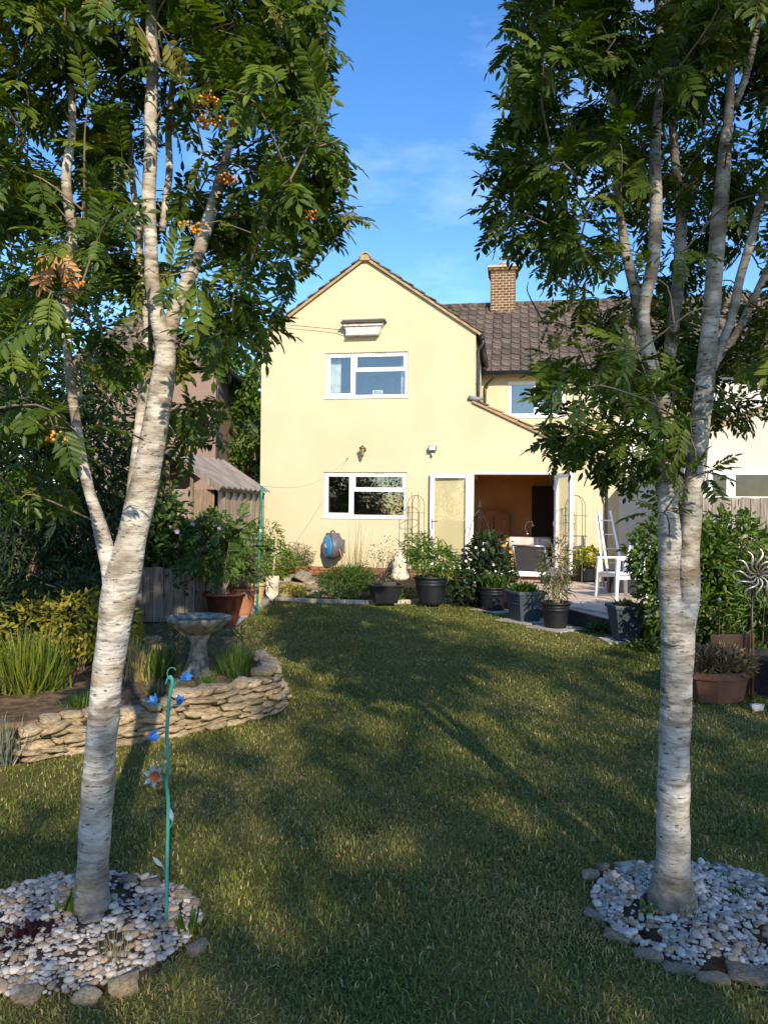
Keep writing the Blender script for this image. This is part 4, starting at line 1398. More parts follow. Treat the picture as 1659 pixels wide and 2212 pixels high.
polyL = [(-420, -820), (540, -820), (660, -120), (690, 0), (680, 60), (655, 190), (605, 262), (715, 345), (725, 450), (640, 500), (570, 600), (535, 680), (510, 745), (470, 800), (430, 900), (300, 960), (180, 960), (60, 1120), (-80, 1080), (-420, 880)]
tg = []
for x, y in px_poly_sample(rgL, polyL, 1300) + spray(rgL, sprL):
    D = DL + .15 + float(np.clip(rgL.normal(0, .42), -.75, 1.0))
    if y > 600 and rgL.uniform() < (.2 if x > 380 else .45): continue
    if x < -50 and y > 330: continue
    if rgL.uniform() < .14: continue
    if 280 < x < 420 and 640 < y < 1000 and D < DL + .15: continue        # the pale trunk shows clear
    if 285 < x < 370 and 120 < y < 640 and D < DL + .08 and rgL.uniform() < .9: continue
    if 100 < x < 200 and 180 < y < 900 and D < DL + .02 and rgL.uniform() < .75: continue
    if 380 < x < 500 and 380 < y < 600 and D < DL + .05 and rgL.uniform() < .75: continue
    p = dp(x, y, DL); p = Vector((p.x * (D / DL) ** .35, D, EYE + (p.z - EYE) * (D / DL) ** .35))
    if noise.noise(Vector((p.x * 2.1, p.y * 2.1, p.z * 2.1))) < -.28: continue
    tg.append(tuple(p))
bL = gp(197, 1998)
treeL, crownL, CL = cone_tree('rowan_tree', 'sunlit white-barked tree with ferny leaves and orange berries, left of the lawn', bL, left_stems, DL, tg, G_ROWAN, 31, clear=[(326, 560, 328, 0, 38), (357, 760, 328, 580, 40), (345, 870, 360, 720, 55), (320, 1050, 345, 870, 60), (155, 500, 150, 230, 32), (190, 1050, 145, 700, 30), (440, 515, 476, 390, 36), (385, 660, 440, 520, 26)], open_sky=[[(750, -20), (740, 60), (712, 190), (665, 262), (790, 345), (800, 470), (700, 520), (640, 610), (600, 700), (590, 1000), (900, 1000), (900, -20)]])

# orange berry bunches and one withered spray
bm_ico = bmesh.new(); bmesh.ops.create_icosphere(bm_ico, subdivisions=1, radius=1.0)
ICO = (np.array([tuple(v.co) for v in bm_ico.verts]), np.array([[v.index for v in f.verts] for f in bm_ico.faces]))
bm_ico.free()
for x, y, D, r_ in [(455, 215, 2.6, .035), (418, 487, 2.62, .04), (460, 255, 2.62, .035), (485, 265, 2.68, .035), (490, 388, 2.7, .03), (160, 612, 2.5, .03), (125, 945, 2.55, .035), (205, 12, 2.6, .035), (590, 45, 2.7, .03), (675, 465, 2.8, .03), (440, 268, 2.6, .03)]:
    c = dp(x, y, D)
    n = 26
    q, _ = ball_pts(rgL, n, tuple(c), (r_ * 1.3, r_, r_ * .6), .3)
    V, Fc = scatter(ICO, q - np.array(bL), np.tile(np.eye(3), (n, 1, 1)), np.full(n, .0062))
    np_obj('berry_bunch', V, Fc, G_BERRY, treeL, kind='stuff')
    j = np.argmin(np.linalg.norm(CL - np.array(c), axis=1))
    MB().tube([Vector(CL[j]) - bL, (Vector(CL[j]) * .4 + c * .6) - bL + Vector((0, 0, .03)), c - bL], .0022, 5).build('stalk', M_TWIG, treeL)
for (x, y, D, s_) in [(118, 520, 2.45, .14), (112, 545, 2.44, .13), (160, 600, 2.5, .09), (125, 535, 2.43, .12)]:
    c = dp(x, y, D)
    V, Fc = scatter(PINN[1], np.array([tuple(c - bL)]), frames(np.array([[rgL.normal() * .3, -.2, -1.0]]), np.array([[0.1, -1.0, .2]])), np.array([s_]))
    np_obj('withered_leaf', V, Fc, G_DRY, treeL, np.full(len(V), rgL.uniform()))
    j = np.argmin(np.linalg.norm(CL - np.array(c), axis=1))
    MB().tube([Vector(CL[j]) - bL, c - bL + Vector((0, 0, .02)), c - bL], .002, 5).build('stalk', M_TWIG, treeL)

# right tree ------------------------------------------------
DR = 3.03
right_stems = [
    [(1452, 1992, 0, 76), (1452, 1950, 0, 60), (1453, 1880, 0, 46), (1454, 1780, 0, 40), (1455, 1650, 0, 38), (1459, 1520, 0, 38), (1462, 1420, 0, 40), (1464, 1345, 0, 41), (1460, 1300, 0, 34)],
    [(1452, 1390, -.02, 27), (1447, 1290, -.03, 27), (1446, 1180, -.03, 27), (1441, 1090, -.02, 26), (1440, 1000, .02, 24), (1435, 900, .04, 22), (1412, 810, .05, 19), (1390, 720, .06, 17), (1374, 640, .08, 15), (1352, 550, .1, 13), (1338, 450, .12, 10), (1330, 330, .14, 9), (1318, 180, .18, 8), (1300, 0, .22, 6), (1290, -200, .25, 4)],
    [(1474, 1390, .02, 26), (1487, 1290, .03, 27), (1488, 1190, .03, 26), (1494, 1080, .02, 25), (1508, 960, .0, 24), (1518, 850, .0, 24), (1530, 740, -.02, 22), (1540, 620, -.02, 21), (1551, 490, -.02, 19), (1563, 360, -.02, 17), (1574, 250, -.02, 12), (1572, 120, 0, 9), (1568, 0, 0, 9), (1560, -250, .05, 6), (1560, -560, .05, 3)],
    [(1425, 860, .04, 16), (1398, 750, .0, 14), (1392, 660, -.02, 15), (1408, 570, -.02, 16), (1417, 460, -.02, 16), (1414, 350, 0, 15), (1420, 250, .02, 11), (1426, 130, .03, 9), (1418, 0, .04, 9), (1410, -260, .08, 5)],
    [(1446, 940, .10, 17), (1442, 830, .14, 16), (1455, 700, .16, 16), (1464, 590, .16, 15), (1470, 480, .16, 14), (1462, 380, .18, 11), (1450, 250, .2, 9), (1446, 100, .22, 8), (1440, -120, .25, 5)],
    [(1523, 830, .0, 13), (1552, 760, .0, 11), (1578, 690, 0, 11), (1598, 600, .0, 11), (1618, 530, .0, 11), (1640, 450, .0, 10), (1668, 360, .02, 9), (1700, 200, .05, 7), (1720, 0, .08, 5)],
    [(1530, 800, .12, 10), (1575, 740, .16, 10), (1610, 680, .18, 10), (1650, 600, .2, 9), (1690, 500, .24, 7)],
    [(1585, 230, 0, 9), (1612, 150, .0, 9), (1635, 60, .0, 8), (1648, -40, .0, 8), (1665, -260, .04, 5)],
]
rgR = np.random.default_rng(5)
polyR = [(1190, -820), (1170, -60), (1150, 60), (1175, 170), (1120, 260), (1115, 330), (1160, 400), (1120, 480), (1210, 600), (1240, 660), (1170, 790), (1150, 860), (1220, 950), (1215, 975), (1330, 1010), (1390, 1120), (1470, 1150), (1520, 1050), (1570, 1000), (1640, 880), (2000, 850), (2050, -820)]
tg = []
for x, y in px_poly_sample(rgR, polyR, 1280) + spray(rgR, sprR):
    D = DR + .10 + float(np.clip(rgR.normal(0, .40), -.7, 1.0))
    if 1500 < x < 1590 and 120 < y < 1000 and D < DR + .06: continue
    if 1370 < x < 1480 and 300 < y < 780 and D < DR + .06 and rgR.uniform() < .85: continue
    if 560 < y < 770 and x < 1380 and rgR.uniform() < .5: continue
    if y >= 770 and x < 1380 and rgR.uniform() < .38: continue
    if rgR.uniform() < (.24 if y < 480 else .08): continue
    if y > 1000 and rgR.uniform() < .4: continue
    if x > 1600 and y > 500 and rgR.uniform() < .4: continue
    p = dp(x, y, DR); p = Vector((p.x * (D / DR) ** .35, D, EYE + (p.z - EYE) * (D / DR) ** .35))
    if noise.noise(Vector((p.x * 2.1 + 9, p.y * 2.1, p.z * 2.1))) < -.25: continue
    tg.append(tuple(p))
bR = gp(1452, 1962)
treeR, crownR, CR = cone_tree('rowan_tree', 'shaded white-barked tree with twin stems on the right side of the lawn', bR, right_stems, DR, tg, G_ROWAN2, 77, leaf=.142, clear=[(1545, 620, 1573, 200, 42), (1515, 900, 1545, 620, 45), (1415, 460, 1400, 720, 34), (1414, 350, 1422, 200, 28), (1465, 580, 1470, 450, 30), (1375, 650, 1345, 520, 26), (1590, 650, 1640, 450, 30), (1490, 1300, 1495, 1080, 45), (1445, 1300, 1440, 1080, 45)], open_sky=[[(760, -20), (1030, -20), (1030, 120), (1000, 260), (995, 500), (1130, 540), (1165, 590), (1165, 690), (1090, 740), (1060, 900), (760, 900)]])
tag(treeL, group='white-barked trees flanking the lawn'); tag(treeR, group='white-barked trees flanking the lawn')

# ============================================================ PEBBLE RINGS
ST_BOX = [stone_mesh('stone', i, 2, boxy=.72, rough=.2, m=M_STONE) for i in range(8)]
ST_GREY = [stone_mesh('stone', 20 + i, 2, boxy=.5, rough=.22, m=M_GSTONE) for i in range(6)]
PEB = [stone_mesh('pebble', 40 + i, 1, boxy=.3, rough=.2, m=(M_TANPEB if i in (2, 5, 6) else M_PEBBLE)) for i in range(8)]

def pebble_ring(label, c, rx, ry, nind, seed, stones, foot):
    rg = random.Random(seed)
    root = thing('pebble_bed', label, 'pebble bed', (c[0], c[1], 0), group='pebble beds round the tree feet')
    n = 40
    b = MB()
    vs = [(0, 0, .03)]
    for q, z in ((.5, .03), (.95, .018), (1.06, -.03)):
        for k in range(n):
            a = 2 * math.pi * k / n
            w = 1 + .05 * math.sin(3 * a + seed) + .04 * math.sin(5 * a)
            vs.append((rx * q * w * math.cos(a), ry * q * w * math.sin(a), z))
    fs = [(0, 1 + k, 1 + (k + 1) % n) for k in range(n)]
    for rr in range(2):
        for k in range(n):
            fs.append((1 + rr * n + k, 1 + (rr + 1) * n + k, 1 + (rr + 1) * n + (k + 1) % n, 1 + rr * n + (k + 1) % n))
    b.add(vs, fs).build('soil', M_SOIL, root, smooth=True)
    P = []
    tries = 0
    while len(P) < 2000 and tries < 40000:
        tries += 1
        a, r_ = rg.uniform(0, 2 * math.pi), math.sqrt(rg.uniform(0, .96))
        x, y = rx * r_ * math.cos(a), ry * r_ * math.sin(a)
        if math.hypot(c[0] + x - foot.x, c[1] + y - foot.y) < .058: continue
        s = rg.choice((.011, .014, .018, .022, .030)) * rg.uniform(.85, 1.2)
        if noise.noise(Vector((x * 5 + seed, y * 5, 2))) < -.24 and rg.random() < .85: continue
        ok = True
        for (x2, y2, s2, _) in P[-400:]:
            if (x - x2) ** 2 + (y - y2) ** 2 < (.42 * (s + s2)) ** 2:
                ok = False; break
        if ok: P.append((x, y, s, .03 - .012 * r_))
    P.sort(key=lambda p: -p[2] / (c[1] + p[1]))
    rv, rf, rt = [], [], []
    for i, (x, y, s, z) in enumerate(P):
        rot = (rg.uniform(-.4, .4), rg.uniform(-.4, .4), rg.uniform(0, 6.3))
        sc = (s * rg.uniform(.95, 1.35), s * rg.uniform(.75, 1.0), s * rg.uniform(.5, .75))
        if i < nind:
            ob('pebble', PEB[rg.randrange(8)], root, (x, y, z + s * .16), rot, sc)
        else:
            me = PEB[[0, 1, 3, 4, 6, 7][rg.randrange(6)]]
            M = Matrix.Translation((x, y, z + s * .12)) @ Matrix.Rotation(rot[2], 4, 'Z') @ Matrix.Diagonal((*sc, 1))
            n0 = len(rv)
            rv += [tuple(M @ v.co) for v in me.vertices]
            rf += [tuple(j + n0 for j in p.vertices) for p in me.polygons]
            rt += [rg.random()] * len(me.vertices)
    o = MB().add(rv, rf).build('gravel', M_PEBBLE, root, smooth=True)
    at = o.data.attributes.new('tint', 'FLOAT', 'POINT'); at.data.foreach_set('value', rt)
    tag(o, kind='stuff')
    for me_i in PEB:
        if 'tint' not in me_i.attributes:
            at = me_i.attributes.new('tint', 'FLOAT', 'POINT'); at.data.foreach_set('value', [.5] * len(me_i.vertices))
    for (px, py, l, w, h, rz) in stones:
        p = gp(px, py)
        o = ob('edging_stone', (ST_BOX if rg.random() < .7 else ST_GREY)[rg.randrange(6)], root, (p.x - c[0], p.y - c[1], h * .32), (rg.uniform(-.1, .1), rg.uniform(-.1, .1), rz), (l * .85, w * .85, h * .8))
    return root

pebble_ring('pale pebble bed ringed with stones at the foot of the left tree', (-1.18, 2.84), .50, .42, 290, 3,
            [(150, 1945, .11, .06, .05, .3), (80, 1985, .10, .07, .04, .3), (20, 2030, .12, .08, .05, .4), (325, 1925, .10, .06, .06, -.1), (395, 1945, .08, .06, .05, -.3), (428, 1985, .06, .05, .04, -.6), (425, 2060, .10, .06, .05, .9), (268, 2145, .11, .07, .07, .35), (190, 2165, .09, .06, .05, 0), (60, 2160, .10, .07, .05, -.3), (-20, 2090, .1, .08, .05, 1), (280, 1915, .08, .05, .06, .1)], bL)
pebble_ring('pale pebble bed ringed with dark stones at the foot of the right tree', (1.33, 3.0), .47, .43, 290, 8,
            [(1275, 1900, .09, .05, .05, .2), (1300, 1885, .07, .05, .05, .5), (1350, 1875, .12, .05, .035, .1), (1290, 1985, .11, .06, .03, -.7), (1335, 2030, .12, .06, .03, -.6), (1400, 2070, .11, .06, .035, -.5), (1470, 2098, .13, .07, .03, -.3), (1540, 2120, .12, .06, .03, -.2), (1620, 2115, .17, .11, .045, -.2), (1560, 1880, .10, .05, .04, -.3), (1640, 1920, .12, .06, .04, -.6)], bR)
# little tufts among the pebbles
def tuft(name, label, base, n, h, m, spread=.5, T=BLADE, cat='plant', group=None, w=1.0, up=1.0, seed=None, kind=True):
    rg = np.random.default_rng(seed if seed is not None else int(abs(base[0] * 997 + base[1] * 131)) % 9999)
    root = thing(name, label, cat, base, group=group)
    pts = np.zeros((n, 3))
    pts[:, :2] = rg.normal(size=(n, 2)) * spread * h * .28
    D = rg.normal(size=(n, 3)) * spread * .62
    D[:, 2] = up
    D[:, :2] += pts[:, :2] * 1.4 / max(h, .01) * spread
    U = unit(np.stack([-D[:, 0], -D[:, 1], np.full(n, .3)], 1) + rg.normal(size=(n, 3)) * .3)
    Rm = frames(D, -U)
    sc = h * rg.uniform(.5, 1.15, n)
    S3 = np.stack([sc * w, sc, sc], 1)
    TV, TF = T
    V = np.einsum('nij,nkj->nki', Rm, TV[None] * S3[:, None, :]) + pts[:, None, :]
    Fc = (TF[None] + (np.arange(n) * len(TV))[:, None, None]).reshape(-1, TF.shape[1])
    np_obj('blades', V.reshape(-1, 3), Fc, m, root, np.repeat(rg.uniform(0, 1, n), len(TV)), kind='stuff')
    return root
p = gp(155, 1985); tuft('weed', 'small bright green fern tuft on the left side of the left trunk', p, 26, .10, G_BRIGHT, .7, NARROW)
p = gp(250, 2085); tuft('weed', 'thin dry grassy weeds among the pebbles in front of the left trunk', (p.x, p.y, .01), 70, .11, G_STRAW, .9, w=.5)
p = gp(60, 2040); tuft('sedum', 'dark red creeping sedum among the pebbles of the left tree', (p.x, p.y, .02), 160, .05, leafmat('dark_red_leaf', [(0, (.035, .008, .010)), (1, (.10, .025, .025))]), 2.2, OVAL)
p = gp(410, 2020); tuft('weed', 'small green weed beside the teal stake', (p.x, p.y, .01), 30, .08, G_MID, .9, NARROW)
p = gp(1480, 1992); tuft('weed', 'grass tuft at the front of the right trunk', (p.x, p.y, .01), 60, .10, G_MID, .8, w=.5)
p = gp(1400, 1985); tuft('weed', 'tiny bright weed left of the right trunk', (p.x, p.y, .01), 14, .06, G_BRIGHT, .8, OVAL)
p = gp(1590, 1945); tuft('weed', 'tiny green weed among the pebbles right of the right trunk', (p.x, p.y, .01), 18, .05, G_MID, .9, OVAL)

# ============================================================ LAWN GRASS
def grass():
    rg = np.random.default_rng(4)
    X, Y = [], []
    for (y0, y1, dens) in ((1.6, 3.2, 9000), (3.2, 4.6, 7000), (4.6, 6.5, 4200), (6.5, 9.0, 2600), (9.0, 13.4, 1700)):
        hwid = min(.56 * y1 + .5, 4.6)
        n = int(dens * (y1 - y0) * 2 * hwid)
        X.append(rg.uniform(-hwid, hwid, n)); Y.append(rg.uniform(y0, y1, n))
    X = np.concatenate(X); Y = np.concatenate(Y)
    def pin(poly, x, y):
        c = np.zeros(len(x), bool)
        m = len(poly)
        for i in range(m):
            x1, y1 = poly[i]; x2, y2 = poly[(i + 1) % m]
            cond = ((y1 > y) != (y2 > y))
            with np.errstate(divide='ignore', invalid='ignore'):
                c ^= cond & (x < (x2 - x1) * (y - y1) / (y2 - y1 + 1e-12) + x1)
        return c
    k = pin(lawn_poly, X, Y)
    for (cx, cy, rx, ry) in ((-1.18, 2.84, .47, .39), (1.33, 3.0, .44, .40)):
        wob = 1 + .06 * np.sin(np.arctan2(Y - cy, X - cx) * 5)
        k &= ((X - cx) / rx) ** 2 + ((Y - cy) / ry) ** 2 > wob
    # bare trodden earth in front of the low wall, left
    bare = np.exp(-(((X + 2.25) / .55) ** 2 + ((Y - 4.35) / .35) ** 2))
    k &= rg.uniform(size=len(X)) > bare * .9
    X, Y = X[k], Y[k]
    n = len(X)
    def fbm(x, y, s, sd):
        v = 0
        for o_, a in ((1, .5), (2.1, .3), (4.3, .2)):
            v = v + a * np.sin(x * s * o_ + sd + 1.7 * np.sin(y * s * o_ * .8 + sd)) * np.cos(y * s * o_ * 1.1 - sd + 1.3 * np.sin(x * s * o_ * .7))
        return v
    patch = fbm(X, Y, 1.9, 1.3)
    lush = fbm(X, Y, .9, 4.0) + .9 * np.exp(-(((X - 3) / 1.1) ** 2 + ((Y - 8.2) / 1.3) ** 2))
    tint = np.clip(.40 + .22 * patch - .18 * lush + rg.normal(0, .16, n) + .6 * (rg.uniform(size=n) > .93), 0, 1)
    h = (.018 + .009 * np.clip(lush + .5, 0, 1.5)) * rg.uniform(.6, 1.5, n) * np.where(rg.uniform(size=n) > .975, 1.8, 1.0)
    wd = (.0016 + .00042 * Y) * rg.uniform(.8, 1.3, n)
    az = rg.uniform(0, 2 * np.pi, n)
    lean = rg.uniform(.3, 1.5, n)
    dx, dy = np.cos(az), np.sin(az)
    V = np.zeros((n, 5, 3))
    px_, py_ = -dy * wd, dx * wd
    V[:, 0] = np.stack([X - px_, Y - py_, np.zeros(n)], 1); V[:, 1] = np.stack([X + px_, Y + py_, np.zeros(n)], 1)
    mx_, my_ = X + dx * h * lean * .35, Y + dy * h * lean * .35
    V[:, 2] = np.stack([mx_ + px_ * .8, my_ + py_ * .8, h * .62], 1); V[:, 3] = np.stack([mx_ - px_ * .8, my_ - py_ * .8, h * .62], 1)
    V[:, 4] = np.stack([X + dx * h * lean, Y + dy * h * lean, h * (1.05 - .42 * lean)], 1)
    base = (np.arange(n) * 5)[:, None]
    Fc = np.concatenate([base + np.array([0, 1, 2]), base + np.array([0, 2, 3]), base + np.array([3, 2, 4])])
    print('grass', n)
    o = np_obj('grass', V.reshape(-1, 3), Fc, G_GRASS, None, np.repeat(tint, 5), kind='stuff')
    tag(o, 'short green and straw-coloured lawn grass', 'grass')
grass()
rgf = np.random.default_rng(8)
fp = np.stack([rgf.uniform(-2.2, 3.2, 110), rgf.uniform(2.3, 9.5, 110), rgf.uniform(.018, .030, 110)], 1)
fp = fp[[inside(lawn_poly, a, b) for a, b, _ in fp]]
fl_ = leaf_obj('fallen_leaves', G_DRY, None, fp, rgf.normal(size=(len(fp), 3)) * np.array([1, 1, .1]), OVAL, .036, rgf, up=1.0, jitter=.2, droop=0)
tag(fl_, 'small dry brown leaves scattered over the lawn', 'leaves')

# ============================================================ LOW DRY-STONE WALL
wall_line = smoothline([(-2.30, 4.72), (-1.93, 5.02), (-1.36, 5.40), (-1.02, 5.72), (-0.86, 5.98), (-0.88, 6.28), (-1.0, 6.62)], 10)
seg = np.linalg.norm(np.diff(wall_line, axis=0), axis=1)
cum = np.concatenate([[0], np.cumsum(seg)])
WLEN = cum[-1]
def on_wall_line(s):
    i = min(np.searchsorted(cum, s, 'right') - 1, len(seg) - 1)
    t = (s - cum[i]) / seg[i]
    p = wall_line[i] * (1 - t) + wall_line[i + 1] * t
    d = wall_line[i + 1] - wall_line[i]
    return p, math.atan2(d[1], d[0])
sw = thing('dry_stone_wall', 'low curving dry-stone wall of flat sandy stones edging the left bed', 'stone wall', (-1.36, 5.4, 0))
rs = random.Random(12)
zc = 0.0
row = 0
nst = 0
while zc < .46:
    hrow = rs.uniform(.034, .055)
    s = rs.uniform(-.05, .05)
    while s < WLEN:
        l = rs.uniform(.09, .25)
        mid = min(max(s + l / 2, 0.001), WLEN - .001)
        top = .205 + .14 * min(1, mid / 2.2) + .02 * math.sin(mid * 7)
        if zc + hrow * .7 < top:
            p, a = on_wall_line(mid)
            hh = hrow * rs.uniform(.8, 1.3)
            ob('stone', ST_BOX[rs.randrange(8)], sw, (p[0] + 1.36 + rs.uniform(-.02, .025) - math.sin(a) * .02 * row * .5, p[1] - 5.4 + rs.uniform(-.02, .025) + math.cos(a) * .02 * row * .5, zc + hrow / 2),
               (rs.uniform(-.12, .12), rs.uniform(-.14, .14), a + rs.uniform(-.16, .16)), (l * 1.05, rs.uniform(.12, .20), hh * 1.0))
            nst += 1
        s += l * .96
    zc += hrow * .92
    row += 1
print('wall stones', nst)
# an earth core so that no light comes through the joints
core = MB()
ck = [on_wall_line(WLEN * k / 16)[0] for k in range(17)]
for k in range(16):
    core.bar((ck[k][0] + 1.36 - .02, ck[k][1] - 5.4 + .04, .09), (ck[k + 1][0] + 1.36 - .02, ck[k + 1][1] - 5.4 + .04, .09), .09, .20)
core.build('core', M_SOIL, sw)
# spoil stones lying on the left bed
for i, (px, py, D) in enumerate([(330, 1290, 7.6), (345, 1325, 7.3), (350, 1345, 7.1)]):
    p = dp(px, py, D)
    o = ob('stone', ST_BOX[i], None, (p.x, p.y, left_z(p.x, p.y) + .02 + .06 * (2 - i)), (0, 0, i * 1.2), (.15, .12, .07))
    tag(o, ['topmost flat stone of the small pile behind the left trunk', 'middle flat stone of the small pile behind the left trunk', 'lowest flat stone of the small pile behind the left trunk'][i], 'stone', 'pile of stones on the left bed')

# ============================================================ BIRD BATH
bbz = left_z(-1.56, 6.35)
bb = thing('bird_bath', 'mossy concrete bird bath with scalloped bowl on a fluted pedestal', 'bird bath', (-1.56, 6.35, bbz - .02))
M_BB = mat('lichened_concrete', (0.10, 0.085, 0.06), (0.38, 0.33, 0.25), scale=18, rough=.92, bump=.7, bscale=50)
fl = lambda a, z: 1 + .06 * math.sin(a * 8)
MB().lathe([(.135, 0), (.135, .03), (.115, .05), (.10, .10), (.075, .16), (.062, .24), (.066, .30), (.085, .33), (.09, .36)], 48, wob=fl).build('pedestal', M_BB, bb, smooth=True)
sc_ = lambda a, z: 1 + (.05 + .05 * max(0, (z - .40) / .1)) * (abs(math.cos(a * 6.5)) - .5)
MB().lathe([(.075, .355), (.12, .37), (.20, .42), (.255, .475), (.268, .50), (.262, .508), (.245, .50), (.18, .455), (.10, .43), (0, .425)], 78, wob=sc_).build('bowl', M_BB, bb, smooth=True)
MB().lathe([(.20, .468), (0, .4685)], 40).build('water', mat('bath_water', (0.03, 0.035, 0.03), rough=.03, spec=.7), bb)

# ============================================================ TEAL FLOWER STAKE
sb = gp(360, 2003)
st = thing('flower_stake', 'teal metal garden stake with blue and orange enamel flowers by the left tree', 'garden stake', sb)
M_TEAL = mat('teal_paint', (0.035, 0.22, 0.19), (0.07, 0.32, 0.28), scale=12, rough=.45)
M_BLUEP = mat('blue_enamel', (0.03, 0.14, 0.50), (0.07, 0.26, 0.68), scale=20, rough=.25, spec=.6)
M_ORANGEP = mat('orange_enamel', (0.42, 0.10, 0.02), (0.55, 0.18, 0.04), scale=20, rough=.35)
M_PALEP = mat('pale_blue_enamel', (0.24, 0.36, 0.42), (0.36, 0.48, 0.53), scale=20, rough=.3)
SD = sb.y
def sp(px, py, off=0.0): return dp(px, py, SD + off) - sb
stem = [sp(x, y) for x, y in [(360, 2005), (361, 1900), (363, 1800), (364, 1730), (360, 1690), (364, 1650), (361, 1590), (364, 1540), (368, 1500), (373, 1475), (370, 1462), (364, 1464), (358, 1478)]]
stem[0].z = -.08
MB().tube([Vector(p) for p in smoothline(stem, 6)], [.0072] * 55 + [.0072 - .0003 * i for i in range(len(smoothline(stem, 6)) - 55)], 8).build('stem', M_TEAL, st, smooth=True)
def petal(mb, c, d, up, l, w):
    q = leaflet(np.array(c), np.array(d, float), np.array(up, float), l, w, .5, -.25)
    n = len(mb.v)
    mb.v += [tuple(x) for x in q]; mb.f += [tuple(j + n for j in f) for f in LQ]
def metal_flower(px, py, axis, n, l, w, m1, m2, stalk_from, cup=.8, off=-.03):
    c = sp(px, py, off)
    ax = Vector(axis).normalized()
    e1 = ax.orthogonal().normalized(); e2 = ax.cross(e1)
    b = MB()
    for k in range(n):
        a = 2 * math.pi * k / n
        s_ = e1 * math.cos(a) + e2 * math.sin(a)
        petal(b, c + s_ * .006, ax * cup + s_, ax - s_ * cup * .6, l, w)
    o = b.build('flower', m1, st, smooth=False)
    sd = o.modifiers.new('s', 'SOLIDIFY'); sd.thickness = .0018
    MB().lathe([(0, 0), (.009, .004), (.011, .012), (.006, .02), (0, .021)], 10, c).build('flower_centre', m2, st, smooth=True)
    a = Vector(sp(*stalk_from))
    MB().tube([a, a.lerp(c, .5) + Vector((0, 0, .012)), c], .0028, 6).build('stalk', M_TEAL, st)
metal_flower(392, 1468, (.8, -.4, .5), 5, .045, .026, M_BLUEP, M_BLACK, (372, 1490), 1.6)
metal_flower(388, 1522, (.2, -.5, .9), 5, .038, .022, M_BLUEP, M_BLACK, (366, 1535), 1.5)
metal_flower(340, 1520, (-.5, -.4, .7), 5, .038, .022, M_BLUEP, M_BLACK, (365, 1545), 1.2)
metal_flower(318, 1592, (.9, -.3, .25), 5, .048, .024, M_BLUEP, M_ORANGEP, (362, 1580), 1.3)
metal_flower(337, 1676, (-.3, -1, .35), 6, .042, .022, M_PALEP, M_ORANGEP, (363, 1690), .25)
b = MB()
for k in range(8):
    a = k * math.pi / 4
    petal(b, sp(337, 1676, -.04), (math.cos(a), -.35, math.sin(a)), (0, -1, .2), .029, .018)
b.build('flower_trumpet', M_ORANGEP, st)
for (px, py, l, d, m) in [(374, 1775, .062, (.02, -.1, 1), M_PALEP), (352, 1872, .06, (-.45, -.1, .75), M_PALEP)]:
    b = MB(); petal(b, sp(px, py, -.01), d, (-.3, -1, .2), l, .018)
    o = b.build('leaf', m, st); o.modifiers.new('s', 'SOLIDIFY').thickness = .002
    a = Vector(sp(363, py + 22)); MB().tube([a, Vector(sp(px, py, -.01))], .0025, 5).build('stalk', M_TEAL, st)
for (px, py, r_) in [(355, 1640, .02), (372, 1455, .018), (352, 1660, .016)]:
    c = Vector(sp(px, py))
    MB().tube([c + Vector((r_ * math.cos(a), 0, r_ * math.sin(a) * 1.3)) for a in np.linspace(.6, 4.4, 9)], .0018, 5).build('tendril', M_TEAL, st)

# ============================================================ SHRUBS AND PLANTS
def shrub(name, label, base, blobs, n, T, size, m, cat='shrub', group=None, stems=7, stemm=M_TWIG, sr=.012, seed=1, shell=.55, up=.7, droop=.25, jitter=.6, flowers=None, flooded=1.0):
    """blobs: (dx, dy, z, rx, ry, rz) above base"""
    rg = np.random.default_rng(seed)
    root = thing(name, label, cat, base, group=group)
    vol = np.array([b[3] * b[4] + b[3] * b[5] + b[4] * b[5] for b in blobs])
    P, Dd = [], []
    for b, q in zip(blobs, vol / vol.sum()):
        p, d = ball_pts(rg, max(3, int(n * q)), (b[0], b[1], b[2]), (b[3], b[4], b[5]), shell)
        P.append(p); Dd.append(d)
    P = np.concatenate(P); Dd = np.concatenate(Dd)
    k = P[:, 2] > -.02 + .02
    P, Dd = P[k], Dd[k]
    leaf_obj('foliage', m, root, P, Dd, T, size, rg, up=up, droop=droop, jitter=jitter)
    for i in range(stems):
        b = blobs[i % len(blobs)]
        t = Vector((b[0] + rg.normal() * b[3] * .45, b[1] + rg.normal() * b[4] * .45, b[2] + b[5] * rg.uniform(-.1, .7)))
        s0 = Vector((rg.normal() * .03 + b[0] * .25, rg.normal() * .03 + b[1] * .25, -.05))
        mid = s0.lerp(t, .5) + Vector((rg.normal() * .03, rg.normal() * .03, .05))
        MB().tube([Vector(p) for p in smoothline([s0, mid, t], 4)], [sr * (1 - .7 * j / 8) for j in range(9)], 6).build('stem', stemm, root, smooth=True)
    if flowers:
        fm, pts, fs, npet = flowers
        for (x, y, z) in pts:
            b = MB()
            for q in range(npet):
                a = q * 2 * math.pi / npet
                petal(b, (x, y, z), (math.cos(a), -.6, math.sin(a)), (0, -1, .15), fs, fs * .8)
            o = b.build('flower', fm, root)
            # a stalk back into the foliage
            MB().tube([(x, y, z), (x * .8, y + .08, z - .12)], .003, 5).build('flower_stalk', M_GREENSTEM, root)
    return root

